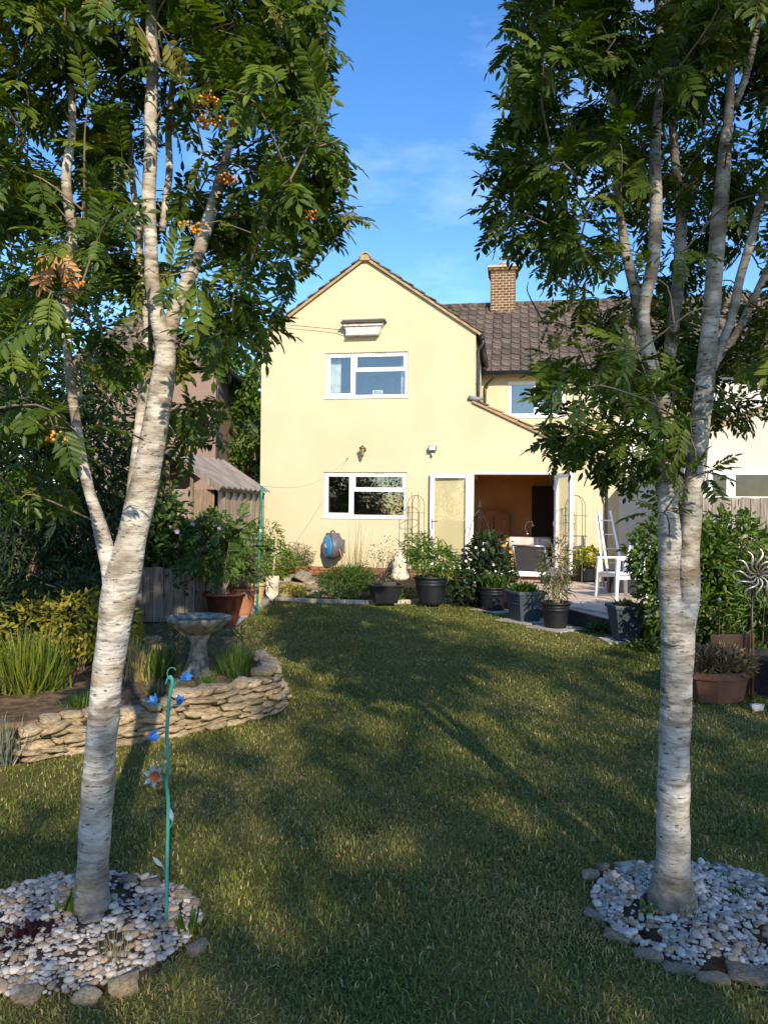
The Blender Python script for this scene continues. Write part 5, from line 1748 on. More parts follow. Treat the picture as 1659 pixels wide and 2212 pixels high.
# large dark shrubs along the left boundary
shrub('laurel', 'tall dark evergreen shrub filling the far left behind the raised bed', (-4.0, 8.2, .25), [(0, 0, 1.0, 1.0, .8, 1.1), (-.6, .3, 2.1, 1.1, .9, 1.1), (.45, .3, 1.7, .75, .7, .9), (-1.0, -1.4, .9, .8, .8, 1.0), (-.7, .3, 3.1, .9, .8, .9), (.2, 0, .5, .8, .6, .5)], 14000, NARROW, .15, G_DARK, seed=2, stems=9, sr=.03)
shrub('hedge_shrub', 'dark leafy shrub behind the left trunk reaching up to the neighbour roof', (-3.9, 11.2, .1), [(0, 0, 1.3, .8, .8, 1.3), (-.3, .2, 2.6, .85, .8, 1.2), (-.9, .2, 3.7, 1.0, .9, 1.3), (-1.9, .2, 3.9, 1.2, 1, 1.5), (-3.2, 0, 2.6, 1.3, 1, 2.4)], 11000, OVAL, .12, G_DARK, seed=3, stems=9, sr=.03)
shrub('dark_fern_bush', 'low dark feathery bush in front of the tall evergreen shrub', (-2.95, 6.9, .21), [(0, 0, .35, .6, .45, .45), (-.8, -.2, .4, .6, .5, .5)], 3600, NARROW, .10, G_DARK, seed=4, stems=6)
shrub('golden_bush', 'yellow-green sunlit bush just left of the left trunk', (-2.62, 6.45, .21), [(0, 0, .38, .32, .28, .30), (.25, .1, .34, .27, .25, .28), (-.40, .05, .32, .3, .25, .28)], 2300, OVAL, .062, leafmat('golden_leaf', [(0, (.12, .14, .015)), (.6, (.28, .26, .03)), (1, (.45, .36, .05))], trans=.4), seed=5, stems=8, sr=.006)
shrub('purple_flower_shrub', 'broad-leaved shrub with lilac flowers in front of the greenhouse', (-2.85, 10.9, .05), [(0, 0, .85, .62, .5, .5), (-.5, .1, 1.0, .6, .5, .5), (.35, .1, 1.1, .42, .4, .42), (.0, -.1, .5, .55, .45, .3), (-.65, .15, 1.5, .55, .4, .45)], 3300, OVAL, .14, G_MID, seed=6, stems=10, sr=.012,
      flowers=(mat('lilac_petal', (0.42, 0.30, 0.58), (0.55, 0.44, 0.70), rough=.8), [(-.02, -.45, 1.25), (.55, -.36, 1.30), (.52, -.40, 1.12), (.28, -.42, 1.22), (-.85, -.42, 1.3), (.20, -.46, 1.36)], .055, 6))
gb = gp(110, 1560, .27)
tuft('crocosmia', 'large clump of arching bright green strappy leaves in the left bed', (-2.66, 5.7, .20), 700, .44, leafmat('strap_leaf', [(0, (.06, .11, .014)), (.7, (.17, .22, .028)), (1, (.32, .30, .05))], trans=.4), .62, T_blade(.035, .25, 4), 'plant', w=1.0, seed=4)
tuft('crocosmia', 'smaller clump of green strappy leaves beside the larger clump, left edge', (-3.05, 5.3, .20), 420, .40, MATS['strap_leaf'], .7, T_blade(.04, .3, 4), 'plant', seed=5)
tuft('dry_grass_clump', 'tall straw-yellow stems just right of the left trunk', (-2.0, 6.1, .20), 120, .36, G_STRAW, .32, T_blade(.03, .12, 3), 'plant', seed=6)
tuft('green_grass_clump', 'arching green leaves at the foot of the bird bath', (-1.25, 6.40, .20), 480, .26, leafmat('strap_leaf2', [(0, (.035, .08, .014)), (1, (.12, .19, .03))]), .9, T_blade(.04, .35, 4), 'plant', seed=7)
tuft('leafy_clump', 'dark green clump between the bird bath and the left trunk', (-1.85, 6.25, .20), 260, .27, G_MID, .8, T_blade(.06, .35, 4), 'plant', seed=8)
tuft('thrift', 'small green tuft behind the stone wall at the far left', (-2.12, 5.28, .20), 150, .14, G_MID, 1.1, T_blade(.06, .3, 3), 'plant', seed=12)
tuft('thrift', 'olive tuft behind the stone wall just right of the left trunk', (-1.66, 5.58, .20), 150, .15, G_OLIVE, 1.1, T_blade(.06, .3, 3), 'plant', seed=13)
tuft('thrift', 'green tuft spilling over the right end of the stone wall', (-1.12, 6.08, .21), 220, .17, G_MID, 1.1, T_blade(.05, .35, 4), 'plant', seed=14)
tuft('leafy_clump', 'low green clump on the wall right in front of the bird bath', (-1.35, 5.75, .20), 170, .15, G_MID, .9, T_blade(.06, .35, 4), 'plant', seed=9)
tuft('artemisia', 'silvery grey feathery plant at the left end of the stone wall', (-2.40, 4.72, .0), 420, .27, G_GREY, .85, T_blade(.035, .2, 3), 'plant', seed=10)
shrub('thrift_mound', 'low olive mound of leaves on the bed behind the bird bath', (-1.55, 7.4, .21), [(0, 0, .08, .4, .5, .12), (-.5, .2, .12, .4, .5, .14)], 1500, NARROW, .06, G_OLIVE, cat='plant', seed=11, stems=3, sr=.004)

lf = thing('added_fence', 'weathered fence added behind the left shrubs to darken bright gaps', 'fence', (-5.35, 3.2, 0))  # added fence, blocks the bright background between the shrub leaves
for k in range(64):
    MB().mm(-.012 + random.uniform(-.005, .005), .012, k * .15, k * .15 + .143, .03, 2.0 + random.uniform(-.015, .015)).build('board', M_OLDWOOD, lf)
for zz in (.4, 1.6):
    MB().mm(-.06, -.014, 0, 9.6, zz, zz + .09).build('rail', M_OLDWOOD, lf)
# board screen behind the pots
bs = thing('board_screen', 'weathered upright grey boards behind the glazed red pot', 'fence', (-2.9, 10.35, .05))
for k in range(11):
    MB().mm(-.85 + k * .145, -.85 + k * .145 + .138, -.012 + random.uniform(-.006, .006), .012, 0, .74 + random.uniform(-.02, .02)).build('board', M_OLDWOOD, bs, bevel=.003)
for zz in (.15, .58):
    MB().mm(-.85, .75, .014, .05, zz, zz + .07).build('rail', M_OLDWOOD, bs)

# ---- pots
def pot(name, label, loc, rt, rb, h, m, n=28, sq=0.0, rim=.02, group=None, cat='pot', rz=0, ribs=0):
    t = thing(name, label, cat, loc, rz, group)
    pr = [(rb * .96, 0), (rb, .008)]
    for k in range(1, 9):
        q = k / 8
        pr.append((rb + (rt - rb) * q, .008 + (h - rim - .008) * q))
        if ribs and k >= 8 - ribs and k < 8:
            pr.append((rb + (rt - rb) * q + .006, .008 + (h - rim - .008) * q + .008))
            pr.append((rb + (rt - rb) * q + .001, .008 + (h - rim - .008) * q + .014))
    pr += [(rt + .018, h - rim), (rt + .02, h - rim * .4), (rt + .012, h), (rt - .01, h), (rt - .015, h - .05), (rt - .02, h - .06)]
    MB().lathe(pr, n, sq=sq).build('body', m, t, smooth=not sq, bevel=0)
    MB().lathe([(rt - .012, h - .052), (rt * .5, h - .042), (0, h - .038)], n, sq=sq).build('soil', M_SOIL, t, smooth=True)
    return t

pz = .022
g1 = 'dark plastic pots round the patio edge'
p = gp(930, 1303, .06)
pot('plant_pot', 'round black pot with the fig at the back of the lawn', (p.x, p.y, .055), .275, .205, .47, M_POT, group=g1, ribs=2, rim=.04)
figp = (p.x, p.y, .50)
p = gp(1060, 1318)
pot('plant_pot', 'round black pot below the dark climber, behind the square grey pot', (1.80, 12.25, pz), .22, .18, .38, M_POT, group=g1, ribs=2, rim=.035)
pot('square_pot', 'wide square grey pot in front of the recliner chair', (2.10, 11.1, pz), .225, .165, .44, M_GREYPOT, 36, sq=.85, rim=.05, group=g1, rz=.35, ribs=3)
pot('plant_pot', 'round black pot with thin yellowing stems at the patio corner', (2.40, 10.42, pz), .195, .15, .36, M_POT, group=g1, ribs=2, rim=.035)
pot('square_pot', 'tall tapering square grey pot nearest the right tree', (3.05, 9.42, pz), .185, .125, .45, M_GREYPOT, 36, sq=.92, rim=.05, group=g1, rz=.05, ribs=2)
# black scalloped tub in the bed
tb = gp(829, 1308, .05)
pot('square_tub', 'low black square tub in front of the feathery bush', (tb.x + .02, tb.y + .35, .06), .27, .19, .32, M_POT, 36, sq=.8, rim=.03, group=g1, rz=.2)
p = gp(500, 1366)
pot('glazed_pot', 'large shiny oxblood glazed pot behind the bird bath', (-2.16, 10.15, .034), .275, .17, .46, M_GLAZE, 36, rim=.05)
pot('terracotta_pot', 'brown pot just behind the oxblood glazed pot', (-2.14, 11.3, .034), .22, .15, .40, M_TERRA, rim=.04)
pot('ochre_pot', 'ochre yellow pot by the spade at the left path', (-2.15, 12.55, .034), .17, .12, .36, mat('ochre_clay', (0.50, 0.30, 0.10), (0.62, 0.40, 0.16), scale=5), rim=.05, ribs=2)
lav = gp(645, 1220, .2)
lv = hw(-1.78, -.55, .17)
pot('lavender_pot', 'shallow terracotta pot with lavender against the house wall', (lv.x, lv.y, .17), .24, .19, .26, M_TERRA, rim=.04)
pot('dark_bucket', 'dark grey folded bucket left of the rock pile', (-2.16, 14.55, .03), .15, .12, .36, M_GREYPOT, rim=.03)
ly = hw(hp(1262, 1200)[0] + .02, -.35, 0)
pot('yellow_shrub_pot', 'black pot of yellow leaves behind the open glass door', (ly.x, ly.y, PZ), .21, .16, .34, M_POT, rim=.035)

# ---- plants in and behind the pots
G_FIG = leafmat('fig_leaf', [(0, (.06, .13, .018)), (.6, (.11, .21, .028)), (1, (.20, .27, .045))], trans=.4)
shrub('fig_plant', 'bright green feathery bush in the round black pot at the lawn end', figp, [(0, 0, .33, .36, .32, .28), (-.22, .05, .5, .25, .22, .25), (.22, 0, .25, .25, .22, .22)], 1300, NARROW, .12, G_FIG, cat='plant', stems=7, stemm=M_TWIG, sr=.012, seed=21)
cl = (1.62, 12.75, .05)
shrub('climber', 'dark leafy climber with white and orange flowers on a black support', cl, [(0, 0, .55, .34, .3, .45), (.1, -.15, .95, .26, .24, .3), (-.1, -.05, .3, .4, .35, .3), (.3, -.2, .45, .3, .25, .3)], 2100, BROAD, .085, G_DARK, cat='plant', seed=22, stems=8, sr=.008,
      flowers=(mat('white_petal', (.72, .70, .62), (.8, .78, .72)), [(-.10, -.38, .98), (.02, -.40, .95), (-.25, -.3, .75), (.2, -.36, .70)], .035, 5))
ob_ = thing('plant_support', 'black metal plant support with pointed finial above the dark climber', 'plant support', (1.62, 12.72, .05))
MB().tube([(0, 0, 0), (0, 0, 1.62)], .011, 8).build('post', M_BLACK, ob_)
MB().lathe([(0, 1.80), (.014, 1.72), (.028, 1.65), (.012, 1.62)], 10).build('finial', M_BLACK, ob_)
for k in range(4):
    a = k * math.pi / 2 + .5
    c, s_ = math.cos(a), math.sin(a)
    MB().tube([Vector(q) for q in smoothline([(.32 * c, .32 * s_, 0), (.32 * c, .32 * s_, .9), (.26 * c, .26 * s_, 1.3), (0.01 * c, 0.01 * s_, 1.6)], 5)], .006, 6).build('rod', M_BLACK, ob_)
shrub('orange_rose', 'orange flowered shrub rising behind the dark climber', (1.95, 13.0, .2), [(0, 0, .75, .3, .25, .32), (.1, 0, .5, .3, .25, .3)], 500, OVAL, .06, G_MID, cat='plant', seed=23, stems=6, sr=.006,
      flowers=(mat('orange_petal', (.62, .26, .04), (.75, .38, .08)), [(.0, -.3, .92), (.08, -.32, .86), (-.1, -.3, .78), (.15, -.3, .96), (.2, -.3, .75)], .045, 5))
for i, (x, y, z, n, h, m, sprd, T, lab) in enumerate([
        (1.80, 12.25, .34, 200, .28, G_MID, .9, NARROW, 'small leafy plant in the black pot below the climber'),
        (2.10, 11.1, .42, 320, .17, G_BRIGHT, 1.2, NARROW, 'low green herbs filling the wide square grey pot'),
        (3.05, 9.42, .43, 90, .12, G_OLIVE, 1.2, NARROW, 'sparse seedlings in the tall tapering grey pot')]):
    tuft('potted_plant', lab, (x, y, z), n, h, m, sprd, T, 'plant', seed=60 + i)
shrub('bamboo_plant', 'thin yellow-green stems in the round black pot at the patio corner', (2.40, 10.42, .34), [(0, 0, .55, .22, .18, .35), (0, 0, .2, .16, .14, .2)], 420, T_leaf(.12, .2, .3), .13, G_OLIVE, cat='plant', stems=12, stemm=M_DRYSTEM, sr=.006, seed=26, droop=.1)
shrub('yellow_shrub', 'vivid yellow leafy shrub in a black pot beside the door', (ly.x, ly.y, PZ + .30), [(0, 0, .18, .30, .26, .2)], 420, OVAL, .11, G_LIME, cat='plant', seed=27, stems=5, sr=.006)
shrub('glazed_pot_plant', 'dark pinnate-leaved plant in the oxblood glazed pot', (-2.16, 10.15, .46), [(0, 0, .70, .38, .3, .36), (-.25, .05, .55, .3, .25, .22)], 100, PINN, .30, G_MID, cat='plant', seed=28, stems=6, sr=.012, jitter=.4)
shrub('brown_pot_plant', 'yellowish leafy plant in the brown pot behind the glazed pot', (-2.14, 11.3, .40), [(0, 0, .3, .25, .2, .28)], 300, NARROW, .12, G_OLIVE, cat='plant', seed=29, stems=5, sr=.006)
shrub('ochre_pot_plant', 'bright yellow-green plant growing over the ochre pot', (-2.15, 12.6, .36), [(0, 0, .25, .28, .22, .3), (-.1, .5, .55, .3, .3, .4), (.1, .9, .35, .3, .3, .3)], 800, NARROW, .12, G_BRIGHT, cat='plant', seed=30, stems=6, sr=.006)
shrub('hydrangea', 'olive shrub with faded heads left of the green cane', (-2.75, 12.2, .1), [(0, 0, .75, .35, .3, .4), (.1, 0, .4, .4, .35, .4)], 900, OVAL, .085, G_OLIVE, seed=31, stems=6, sr=.008)
shrub('golden_fern', 'golden yellow ferny plant against the left end of the house', (-2.2, 15.3, .15), [(0, 0, .45, .35, .3, .4), (.3, -.2, .3, .3, .3, .3), (-.15, 0, .9, .25, .2, .3)], 900, NARROW, .13, G_BRIGHT, cat='plant', seed=32, stems=7, sr=.006)
shrub('lavender', 'round olive lavender bush in a terracotta pot by the wall', (lv.x, lv.y, .40), [(0, 0, .22, .33, .30, .26)], 500, NARROW, .10, G_OLIVE, cat='plant', seed=33, stems=5, sr=.005)
tuft('lavender_spikes', 'upright straw-coloured flower spikes standing above the lavender bush', (lv.x, lv.y, .42), 160, .50, G_OLIVE, .62, T_blade(.016, .05, 3), 'plant', seed=34)
c = dp(770, 1240, 15.6)
tuft('iris_stems', 'tall pale dried flower stems standing before the kitchen window', (c.x, 15.35, .15), 42, 1.25, G_STRAW, .20, T_blade(.012, .06, 3), 'plant', seed=35)
shrub('feathery_bush', 'rounded dark green feathery bush in the middle of the rear bed', (-.78, 14.1, .10), [(0, 0, .2, .42, .35, .20), (.3, .1, .22, .3, .3, .22)], 1900, T_leaf(.10, .1, .2), .16, leafmat('fennel', [(0, (.04, .09, .016)), (1, (.10, .18, .03))]), cat='plant', seed=36, stems=5, sr=.005, up=.2)
shrub('twiggy_rose', 'sparse twiggy brownish shrub behind the black tub', (-.05, 14.2, .10), [(0, 0, .45, .42, .35, .35), (.1, 0, .75, .3, .25, .3)], 420, OVAL, .045, G_OLIVE, cat='plant', seed=37, stems=22, sr=.006)
for i, (x, y, r_, hgt, m, lab) in enumerate([
        (.55, 13.35, .42, .12, G_BRIGHT, 'low green ground cover between the tub and the fig pot'),
        (-.35, 13.3, .40, .14, G_MID, 'low leafy ground cover left of the black tub'),
        (-1.0, 13.2, .30, .10, G_MID, 'low patch of green leaves by the pale edging'),
        (1.15, 13.45, .32, .16, G_BRIGHT, 'lush low leaves between fig pot and climber'),
        (-1.62, 13.4, .26, .16, G_LIME, 'small yellow-green clump at the left corner of the rear bed'),
        (-.2, 15.2, .55, .22, G_OLIVE, 'olive ground cover along the house wall in the rear bed'),
        (2.95, 10.15, .22, .09, G_MID, 'small green weeds at the foot of the patio edge'),
        (3.35, 8.85, .45, .10, G_BRIGHT, 'lush low growth beside the tapering grey pot')]):
    shrub('ground_cover', lab, (x, y, .06 if y > 13 else 0.0), [(0, 0, hgt * .4, r_, r_ * .55, hgt)], 420, OVAL, .07, m, cat='plant', seed=70 + i, stems=2, sr=.004, up=1.0)

# rock pile and little pond on the left of the rear bed
rk = thing('rockery', 'heap of pale flat rocks left of the feathery bush', 'rockery', (-1.55, 14.3, .1))
rr_ = random.Random(5)
for k in range(34):
    a = rr_.uniform(0, 6.28); r_ = math.sqrt(rr_.random()) * .62
    s_ = rr_.uniform(.14, .34)
    ob('rock', ST_GREY[rr_.randrange(6)], rk, (r_ * math.cos(a), r_ * .9 * math.sin(a), .04 + .22 * (1 - r_ / .62) * rr_.uniform(.5, 1) + .05 * math.sin(a)), (rr_.uniform(-.3, .3), rr_.uniform(-.3, .3), rr_.uniform(0, 6.3)), (s_ * 1.25, s_ * .9, s_ * .36))
for k, (x, y, s_, lab) in enumerate([(-1.05, 13.4, .28, 'flat grey stone at the front of the rear bed below the feathery bush'), (-.85, 13.55, .22, 'smaller flat grey stone beside the flat stone in the rear bed'), (-1.75, 13.45, .3, 'flat pale stone at the left corner of the rear bed')]):
    o = ob('flat_stone', ST_GREY[k], None, (x, y, rear_z(x, y) + .03), (0, 0, k), (s_ * 1.3, s_, .09))
    tag(o, lab, 'stone', 'flat stones in the rear bed')

# green cane and a spade
cn = thing('garden_cane', 'tall green plastic-coated garden cane at the left path edge', 'cane', (polep.x, polep.y, 0))
tp = poletop - Vector((polep.x, polep.y, 0))
M_CANE = mat('green_cane', (0.015, 0.16, 0.11), (0.03, 0.24, 0.17), rough=.4)
MB().tube([Vector((0, 0, -.03)).lerp(tp, k / 10) for k in range(11)], .022, 8).build('cane', M_CANE, cn, smooth=True)
for q in (.3, .65):
    c = Vector((0, 0, 0)).lerp(tp, q)
    MB().lathe([(.026, -.02), (.026, .02)], 8, c).build('tie', M_WHITEPL if q > .5 else M_TEAL, cn)
b = MB()
for q in range(5):
    c = Vector((0, 0, 0)).lerp(tp, .97 - q * .14)
    b.tube([c, c + Vector((.06, -.01, .03)), c + Vector((.09, 0, .0))], .004, 5)
b.build('clip', M_CANE, cn)
spd = thing('spade', 'pale wooden-handled spade standing beside the path', 'spade', (-1.98, 13.25, .0))
MB().tube([(.02, .05, .42), (.06, .18, 1.15)], .02, 8).build('shaft', M_DRYSTEM, spd, smooth=True)
MB().bar((-.01, .18, 1.16), (.13, .18, 1.16), .035).build('handle', M_DRYSTEM, spd, bevel=.008)
b = MB().prism_v([(-.11, .45), (.13, .45), (.12, .12), (.02, 0.0), (-.09, .12)], -.008, .008).build('blade', mat('pale_metal', (.55, .45, .32), (.68, .58, .44)), spd, bevel=.003)
b.rotation_euler.x = R(-8)

# ---- greenhouse
gh = thing('greenhouse', 'old wooden framed greenhouse with corrugated roof beside the house', 'greenhouse', (-2.82, 12.6, 0))
GA, GB = Vector((0, 0)), Vector((.30, 3.0))       # the glazed side runs from near corner to far corner
gd = (GB - GA).normalized(); gn = Vector((-gd.y, gd.x))  # gn points left, into the greenhouse
GW, GZ, GR = 1.7, 1.98, 2.55
M_PANE = mat('dusty_glass', (0.24, 0.20, 0.175), (0.34, 0.29, 0.25), scale=3, rough=.35)
def g2(s, w, z):
    p = GA + gd * s + gn * w
    return Vector((p.x, p.y, z))
Lg = 3.0
for k in range(8):
    s = Lg * k / 7
    MB().bar(g2(s, 0, 0), g2(s, 0, GZ), .055, .055).build('post', M_GHWOOD, gh, bevel=.004)
    if k < 7:
        for za, zb2, mm_ in ((.75, GZ - .06, M_PANE), (.03, .70, M_GHWOOD)):
            a, b2 = g2(s + .03, .03, za), g2(s + Lg / 7 - .03, .03, zb2)
            MB().add([g2(s + .03, .02, za), g2(s + Lg / 7 - .03, .02, za), g2(s + Lg / 7 - .03, .02, zb2), g2(s + .03, .02, zb2), g2(s + .03, .03, za), g2(s + Lg / 7 - .03, .03, za), g2(s + Lg / 7 - .03, .03, zb2), g2(s + .03, .03, zb2)],
                     [(0, 1, 2, 3), (7, 6, 5, 4), (0, 4, 5, 1), (1, 5, 6, 2), (2, 6, 7, 3), (3, 7, 4, 0)]).build('pane' if za > .1 else 'panel', mm_, gh)
for z in (.72, GZ - .03):
    MB().bar(g2(-.03, -.012, z), g2(Lg, -.012, z), .06, .05).build('rail', M_GHWOOD, gh, bevel=.004)
MB().bar(g2(.1, .1, 1.22), g2(Lg, .1, 1.22), .10, .025).build('shelf', M_WHITEPL, gh)
for k in range(5):
    w = GW * k / 4
    top = GZ + (GR - GZ) * (1 - abs(w - GW / 2) / (GW / 2))
    MB().bar(g2(0, w, 0), g2(0, w, top), .055, .055).build('end_post', M_GHWOOD, gh, bevel=.004)
    if k < 4:
        MB().bar(g2(.02, w + .03, 1.0), g2(.02, w + GW / 4 - .03, 1.0), 1.5 * .012, 1.9).build('end_panel', M_PANE if k % 2 else M_GHWOOD, gh)
for k in range(4):
    w = GW * k / 4
MB().add([g2(0, GW, 0), g2(Lg, GW, 0), g2(Lg, GW, GZ), g2(0, GW, GZ)], [(0, 1, 2, 3)]).build('far_side', M_GHWOOD, gh)
M_CORR = mat('weathered_corrugated', (0.19, 0.16, 0.135), (0.30, 0.26, 0.225), scale=4, rough=.85)
for side in (0, 1):
    for k in range(10):
        s0, s1 = -.15 + k * .33, -.15 + k * .33 + .315
        w0, w1 = (-.12, GW / 2) if side == 0 else (GW + .12, GW / 2)
        z0, z1 = GZ - .07 + .06, GR + .06
        a, b2, c, d = g2(s0, w0, z0), g2(s1, w0, z0), g2(s1, w1, z1), g2(s0, w1, z1)
        um = Vector((0, 0, .022))
        m1, m2 = (a + b2) / 2 + um * 1.6, (c + d) / 2 + um * 1.6
        MB().add([a, m1, b2, c, m2, d, a + um, m1 + um, b2 + um, c + um, m2 + um, d + um],
                 [(0, 1, 4, 5), (1, 2, 3, 4), (11, 10, 7, 6), (10, 9, 8, 7), (0, 6, 7, 1), (1, 7, 8, 2), (2, 8, 9, 3), (5, 4, 10, 11), (4, 3, 9, 10), (0, 5, 11, 6)]).build('roof_sheet', M_CORR, gh)
MB().bar(g2(-.17, -.12, GZ - .02), g2(-.17, GW / 2, GR + .07), .03, .10).build('bargeboard', M_OLDWOOD, gh)
MB().bar(g2(-.17, GW + .12, GZ - .02), g2(-.17, GW / 2, GR + .07), .03, .10).build('bargeboard', M_OLDWOOD, gh)
# dark side fence between greenhouse and house, and a post
t = thing('side_gate', 'dark boarded gate in the gap between greenhouse and house', 'gate', hw(uL - .85, 1.2, 0), -PSI)
for k in range(8):
    MB().mm(-.6 + k * .15, -.6 + k * .15 + .143, 0, .025, .05, 2.35).build('board', mat('dark_board', (.03, .028, .026), (.06, .055, .05), stretch=(6, 6, .8)), t)
MB().mm(-.72, -.62, -.03, .07, 0, 2.7).build('post', M_OLDWOOD, t)
MB().bar((-.7, -.03, 2.3), (.6, -.03, 2.2), .03, .06).build('rail', M_OLDWOOD, t)

# ---- hose reel
hr_u, hr_z = hp(719, 1180, -.3)
t = thing('hose_reel', 'grey garden hose reel with a bright blue disc mounted low on the wall', 'hose reel', hw(hr_u, -.30, hr_z), -PSI + R(-52))
M_HB = mat('hose_blue', (0.02, 0.23, 0.48), (0.04, 0.30, 0.58), rough=.4)
M_HG = mat('hose_grey', (0.085, 0.085, 0.09), (0.12, 0.12, 0.125), rough=.5)
b = MB().lathe([(0, -.13), (.25, -.13), (.275, -.10), (.28, 0), (.275, .10), (.25, .13), (0, .13)], 30).build('case', M_HG, t, smooth=True)
b.rotation_euler.x = R(90)
b = MB().lathe([(0, .0), (.235, .0), (.24, .012), (.20, .026), (.07, .03), (.06, .045), (0, .05)], 30).build('disc', M_HB, t, smooth=True)
b.rotation_euler.x = R(90); b.location.y = -.128
b = MB().lathe([(.05, 0), (.05, .02), (0, .022)], 18).build('hub', mat('hub_tan', (.5, .34, .22)), t, smooth=True)
b.rotation_euler.x = R(90); b.location.y = -.175
MB().prism_v([(-.24, .14), (.24, .14), (.15, .29), (-.15, .29)], -.10, .10).build('top_cover', M_HG, t, bevel=.02)
MB().tube([Vector(q) for q in smoothline([(-.10, .0, .30), (-.05, 0, .33), (.05, 0, .33), (.10, 0, .30)], 4)], .016, 8).build('carry_handle', M_HG, t, smooth=True)
MB().tube([Vector(q) for q in smoothline([(.25, .02, -.02), (.32, .06, -.2), (.26, .1, -.45), (.3, .1, -.56)], 5)], .011, 8).build('hose', mat('orange_hose', (.5, .2, .07)), t, smooth=True)
wb = MB().mm(-.05, .05, .0, .18, -.15, .15).build('bracket', M_HG, t, bevel=.01); wb.location = (.16, .12, 0); wb.rotation_euler.z = R(52)

# ---- wire obelisks
M_WIRE = mat('green_wire', (0.09, 0.12, 0.07), (0.15, 0.18, 0.11), rough=.5)
def obelisk(label, loc, w, h):
    t = thing('wire_obelisk', label, 'plant support', loc, group='wire obelisks against the house')
    for k in range(2):
        a = k * math.pi / 2 + .35
        c, s_ = math.cos(a) * w, math.sin(a) * w
        MB().tube([(c, s_, 0), (c, s_, h * .8)] + [(c * math.cos(q), s_ * math.cos(q), h * .8 + w * 1.1 * math.sin(q)) for q in np.linspace(.2, math.pi - .2, 11)] + [(-c, -s_, h * .8), (-c, -s_, 0)], .0068, 6).build('hoop', M_WIRE, t)
    for z in (.25, .5, .72):
        MB().tube([(w * math.cos(q), w * math.sin(q), h * z) for q in np.linspace(0, 2 * math.pi, 19)], .0055, 6).build('ring', M_WIRE, t)
    for k in range(2):
        a = k * math.pi / 2 + 1.13
        MB().tube([(w * .5 * math.cos(a), w * .5 * math.sin(a), 0), (w * .5 * math.cos(a), w * .5 * math.sin(a), h * .93)], .005, 6).build('rod', M_WIRE, t)
u_, z_ = hp(899, 1050, -.45); q = hw(u_, -.45, .15); obelisk('arched wire obelisk beside the kitchen window', q, .19, z_ - .15)
u_, z_ = hp(1243, 1058, -.5); q = hw(u_, -.5, PZ); obelisk('arched wire obelisk behind the open right door', q, .24, z_ - PZ)

# cream ornament leaning at the wall
u_, z_ = hp(862, 1230, -.4); q = hw(hp(1036 * 0 + 864, 1200, -.5)[0], -.5, .18)
o = MB().lathe([(0.17, 0), (.20, .06), (.16, .14), (.13, .25), (.15, .34), (.12, .48), (.07, .58), (.04, .66), (0, .68)], 20, wob=lambda a, z: 1 + .12 * math.sin(a * 2 + z * 4)).build('stone_ornament', mat('cream_stone', (.52, .46, .34), (.66, .60, .47), rough=.8), None, smooth=True, loc=q)
tag(o, 'cream curved stone ornament leaning by the wall left of the fig', 'ornament')

# ---- recliner chair, mesh backed
M_MESH = mat('dark_mesh', (0.06, 0.062, 0.068), (0.085, 0.088, 0.095), scale=60, rough=.7)
def recliner(label, loc, rz):
    t = thing('recliner_chair', label, 'chair', loc, rz, group='folding recliners on the patio')
    w = .27
    def P(x, z, s): return Vector((x, s * w, z))
    b = MB()
    for s_ in (-1, 1):
        b.tube([P(-.05, .38, s_), P(-.30, .84, s_)], .016, 8)
    b.tube([P(-.30, .84, -1), P(-.30, .84, 1)], .016, 8)
    b.build('back_frame', M_ALU, t, smooth=True)
    b = MB().add([P(-.065, .42, -.93), P(-.065, .42, .93), P(-.29, .82, .93), P(-.29, .82, -.93)], [(0, 1, 2, 3)]).build('back_mesh', M_MESH, t)
    b.modifiers.new('s', 'SOLIDIFY').thickness = .006
    b = MB().add([P(-.05, .40, -.93), P(.45, .44, -.93), P(.45, .44, .93), P(-.05, .40, .93)], [(0, 1, 2, 3)]).build('seat', M_MESH, t)
    b.modifiers.new('s', 'SOLIDIFY').thickness = .006
    b = MB()
    for s_ in (-1, 1):
        b.tube([P(-.06, .39, s_), P(.47, .43, s_)], .015, 8)
    b.build('seat_frame', M_ALU, t, smooth=True)
    for s_ in (-1, 1):
        MB().tube([P(.38, 0, s_ * 1.06), P(-.20, .64, s_ * 1.06)], .014, 8).build('leg', M_ALU, t, smooth=True)
        MB().tube([P(-.22, 0, s_ * 1.12), P(.30, .62, s_ * 1.12)], .014, 8).build('leg', M_ALU, t, smooth=True)
        MB().mm(-.24, .34, s_ * w * 1.1 - .025, s_ * w * 1.1 + .025, .635, .66).build('armrest', M_BLACK, t, bevel=.008)
    return t
rc = gp(1150, 1288, PZ)
recliner('grey mesh folding recliner seen from behind, above the square grey pot', (2.55, 12.75, PZ), R(62))
recliner('grey mesh recliner half hidden behind the dark climber', (1.95, 14.3, PZ), R(118))

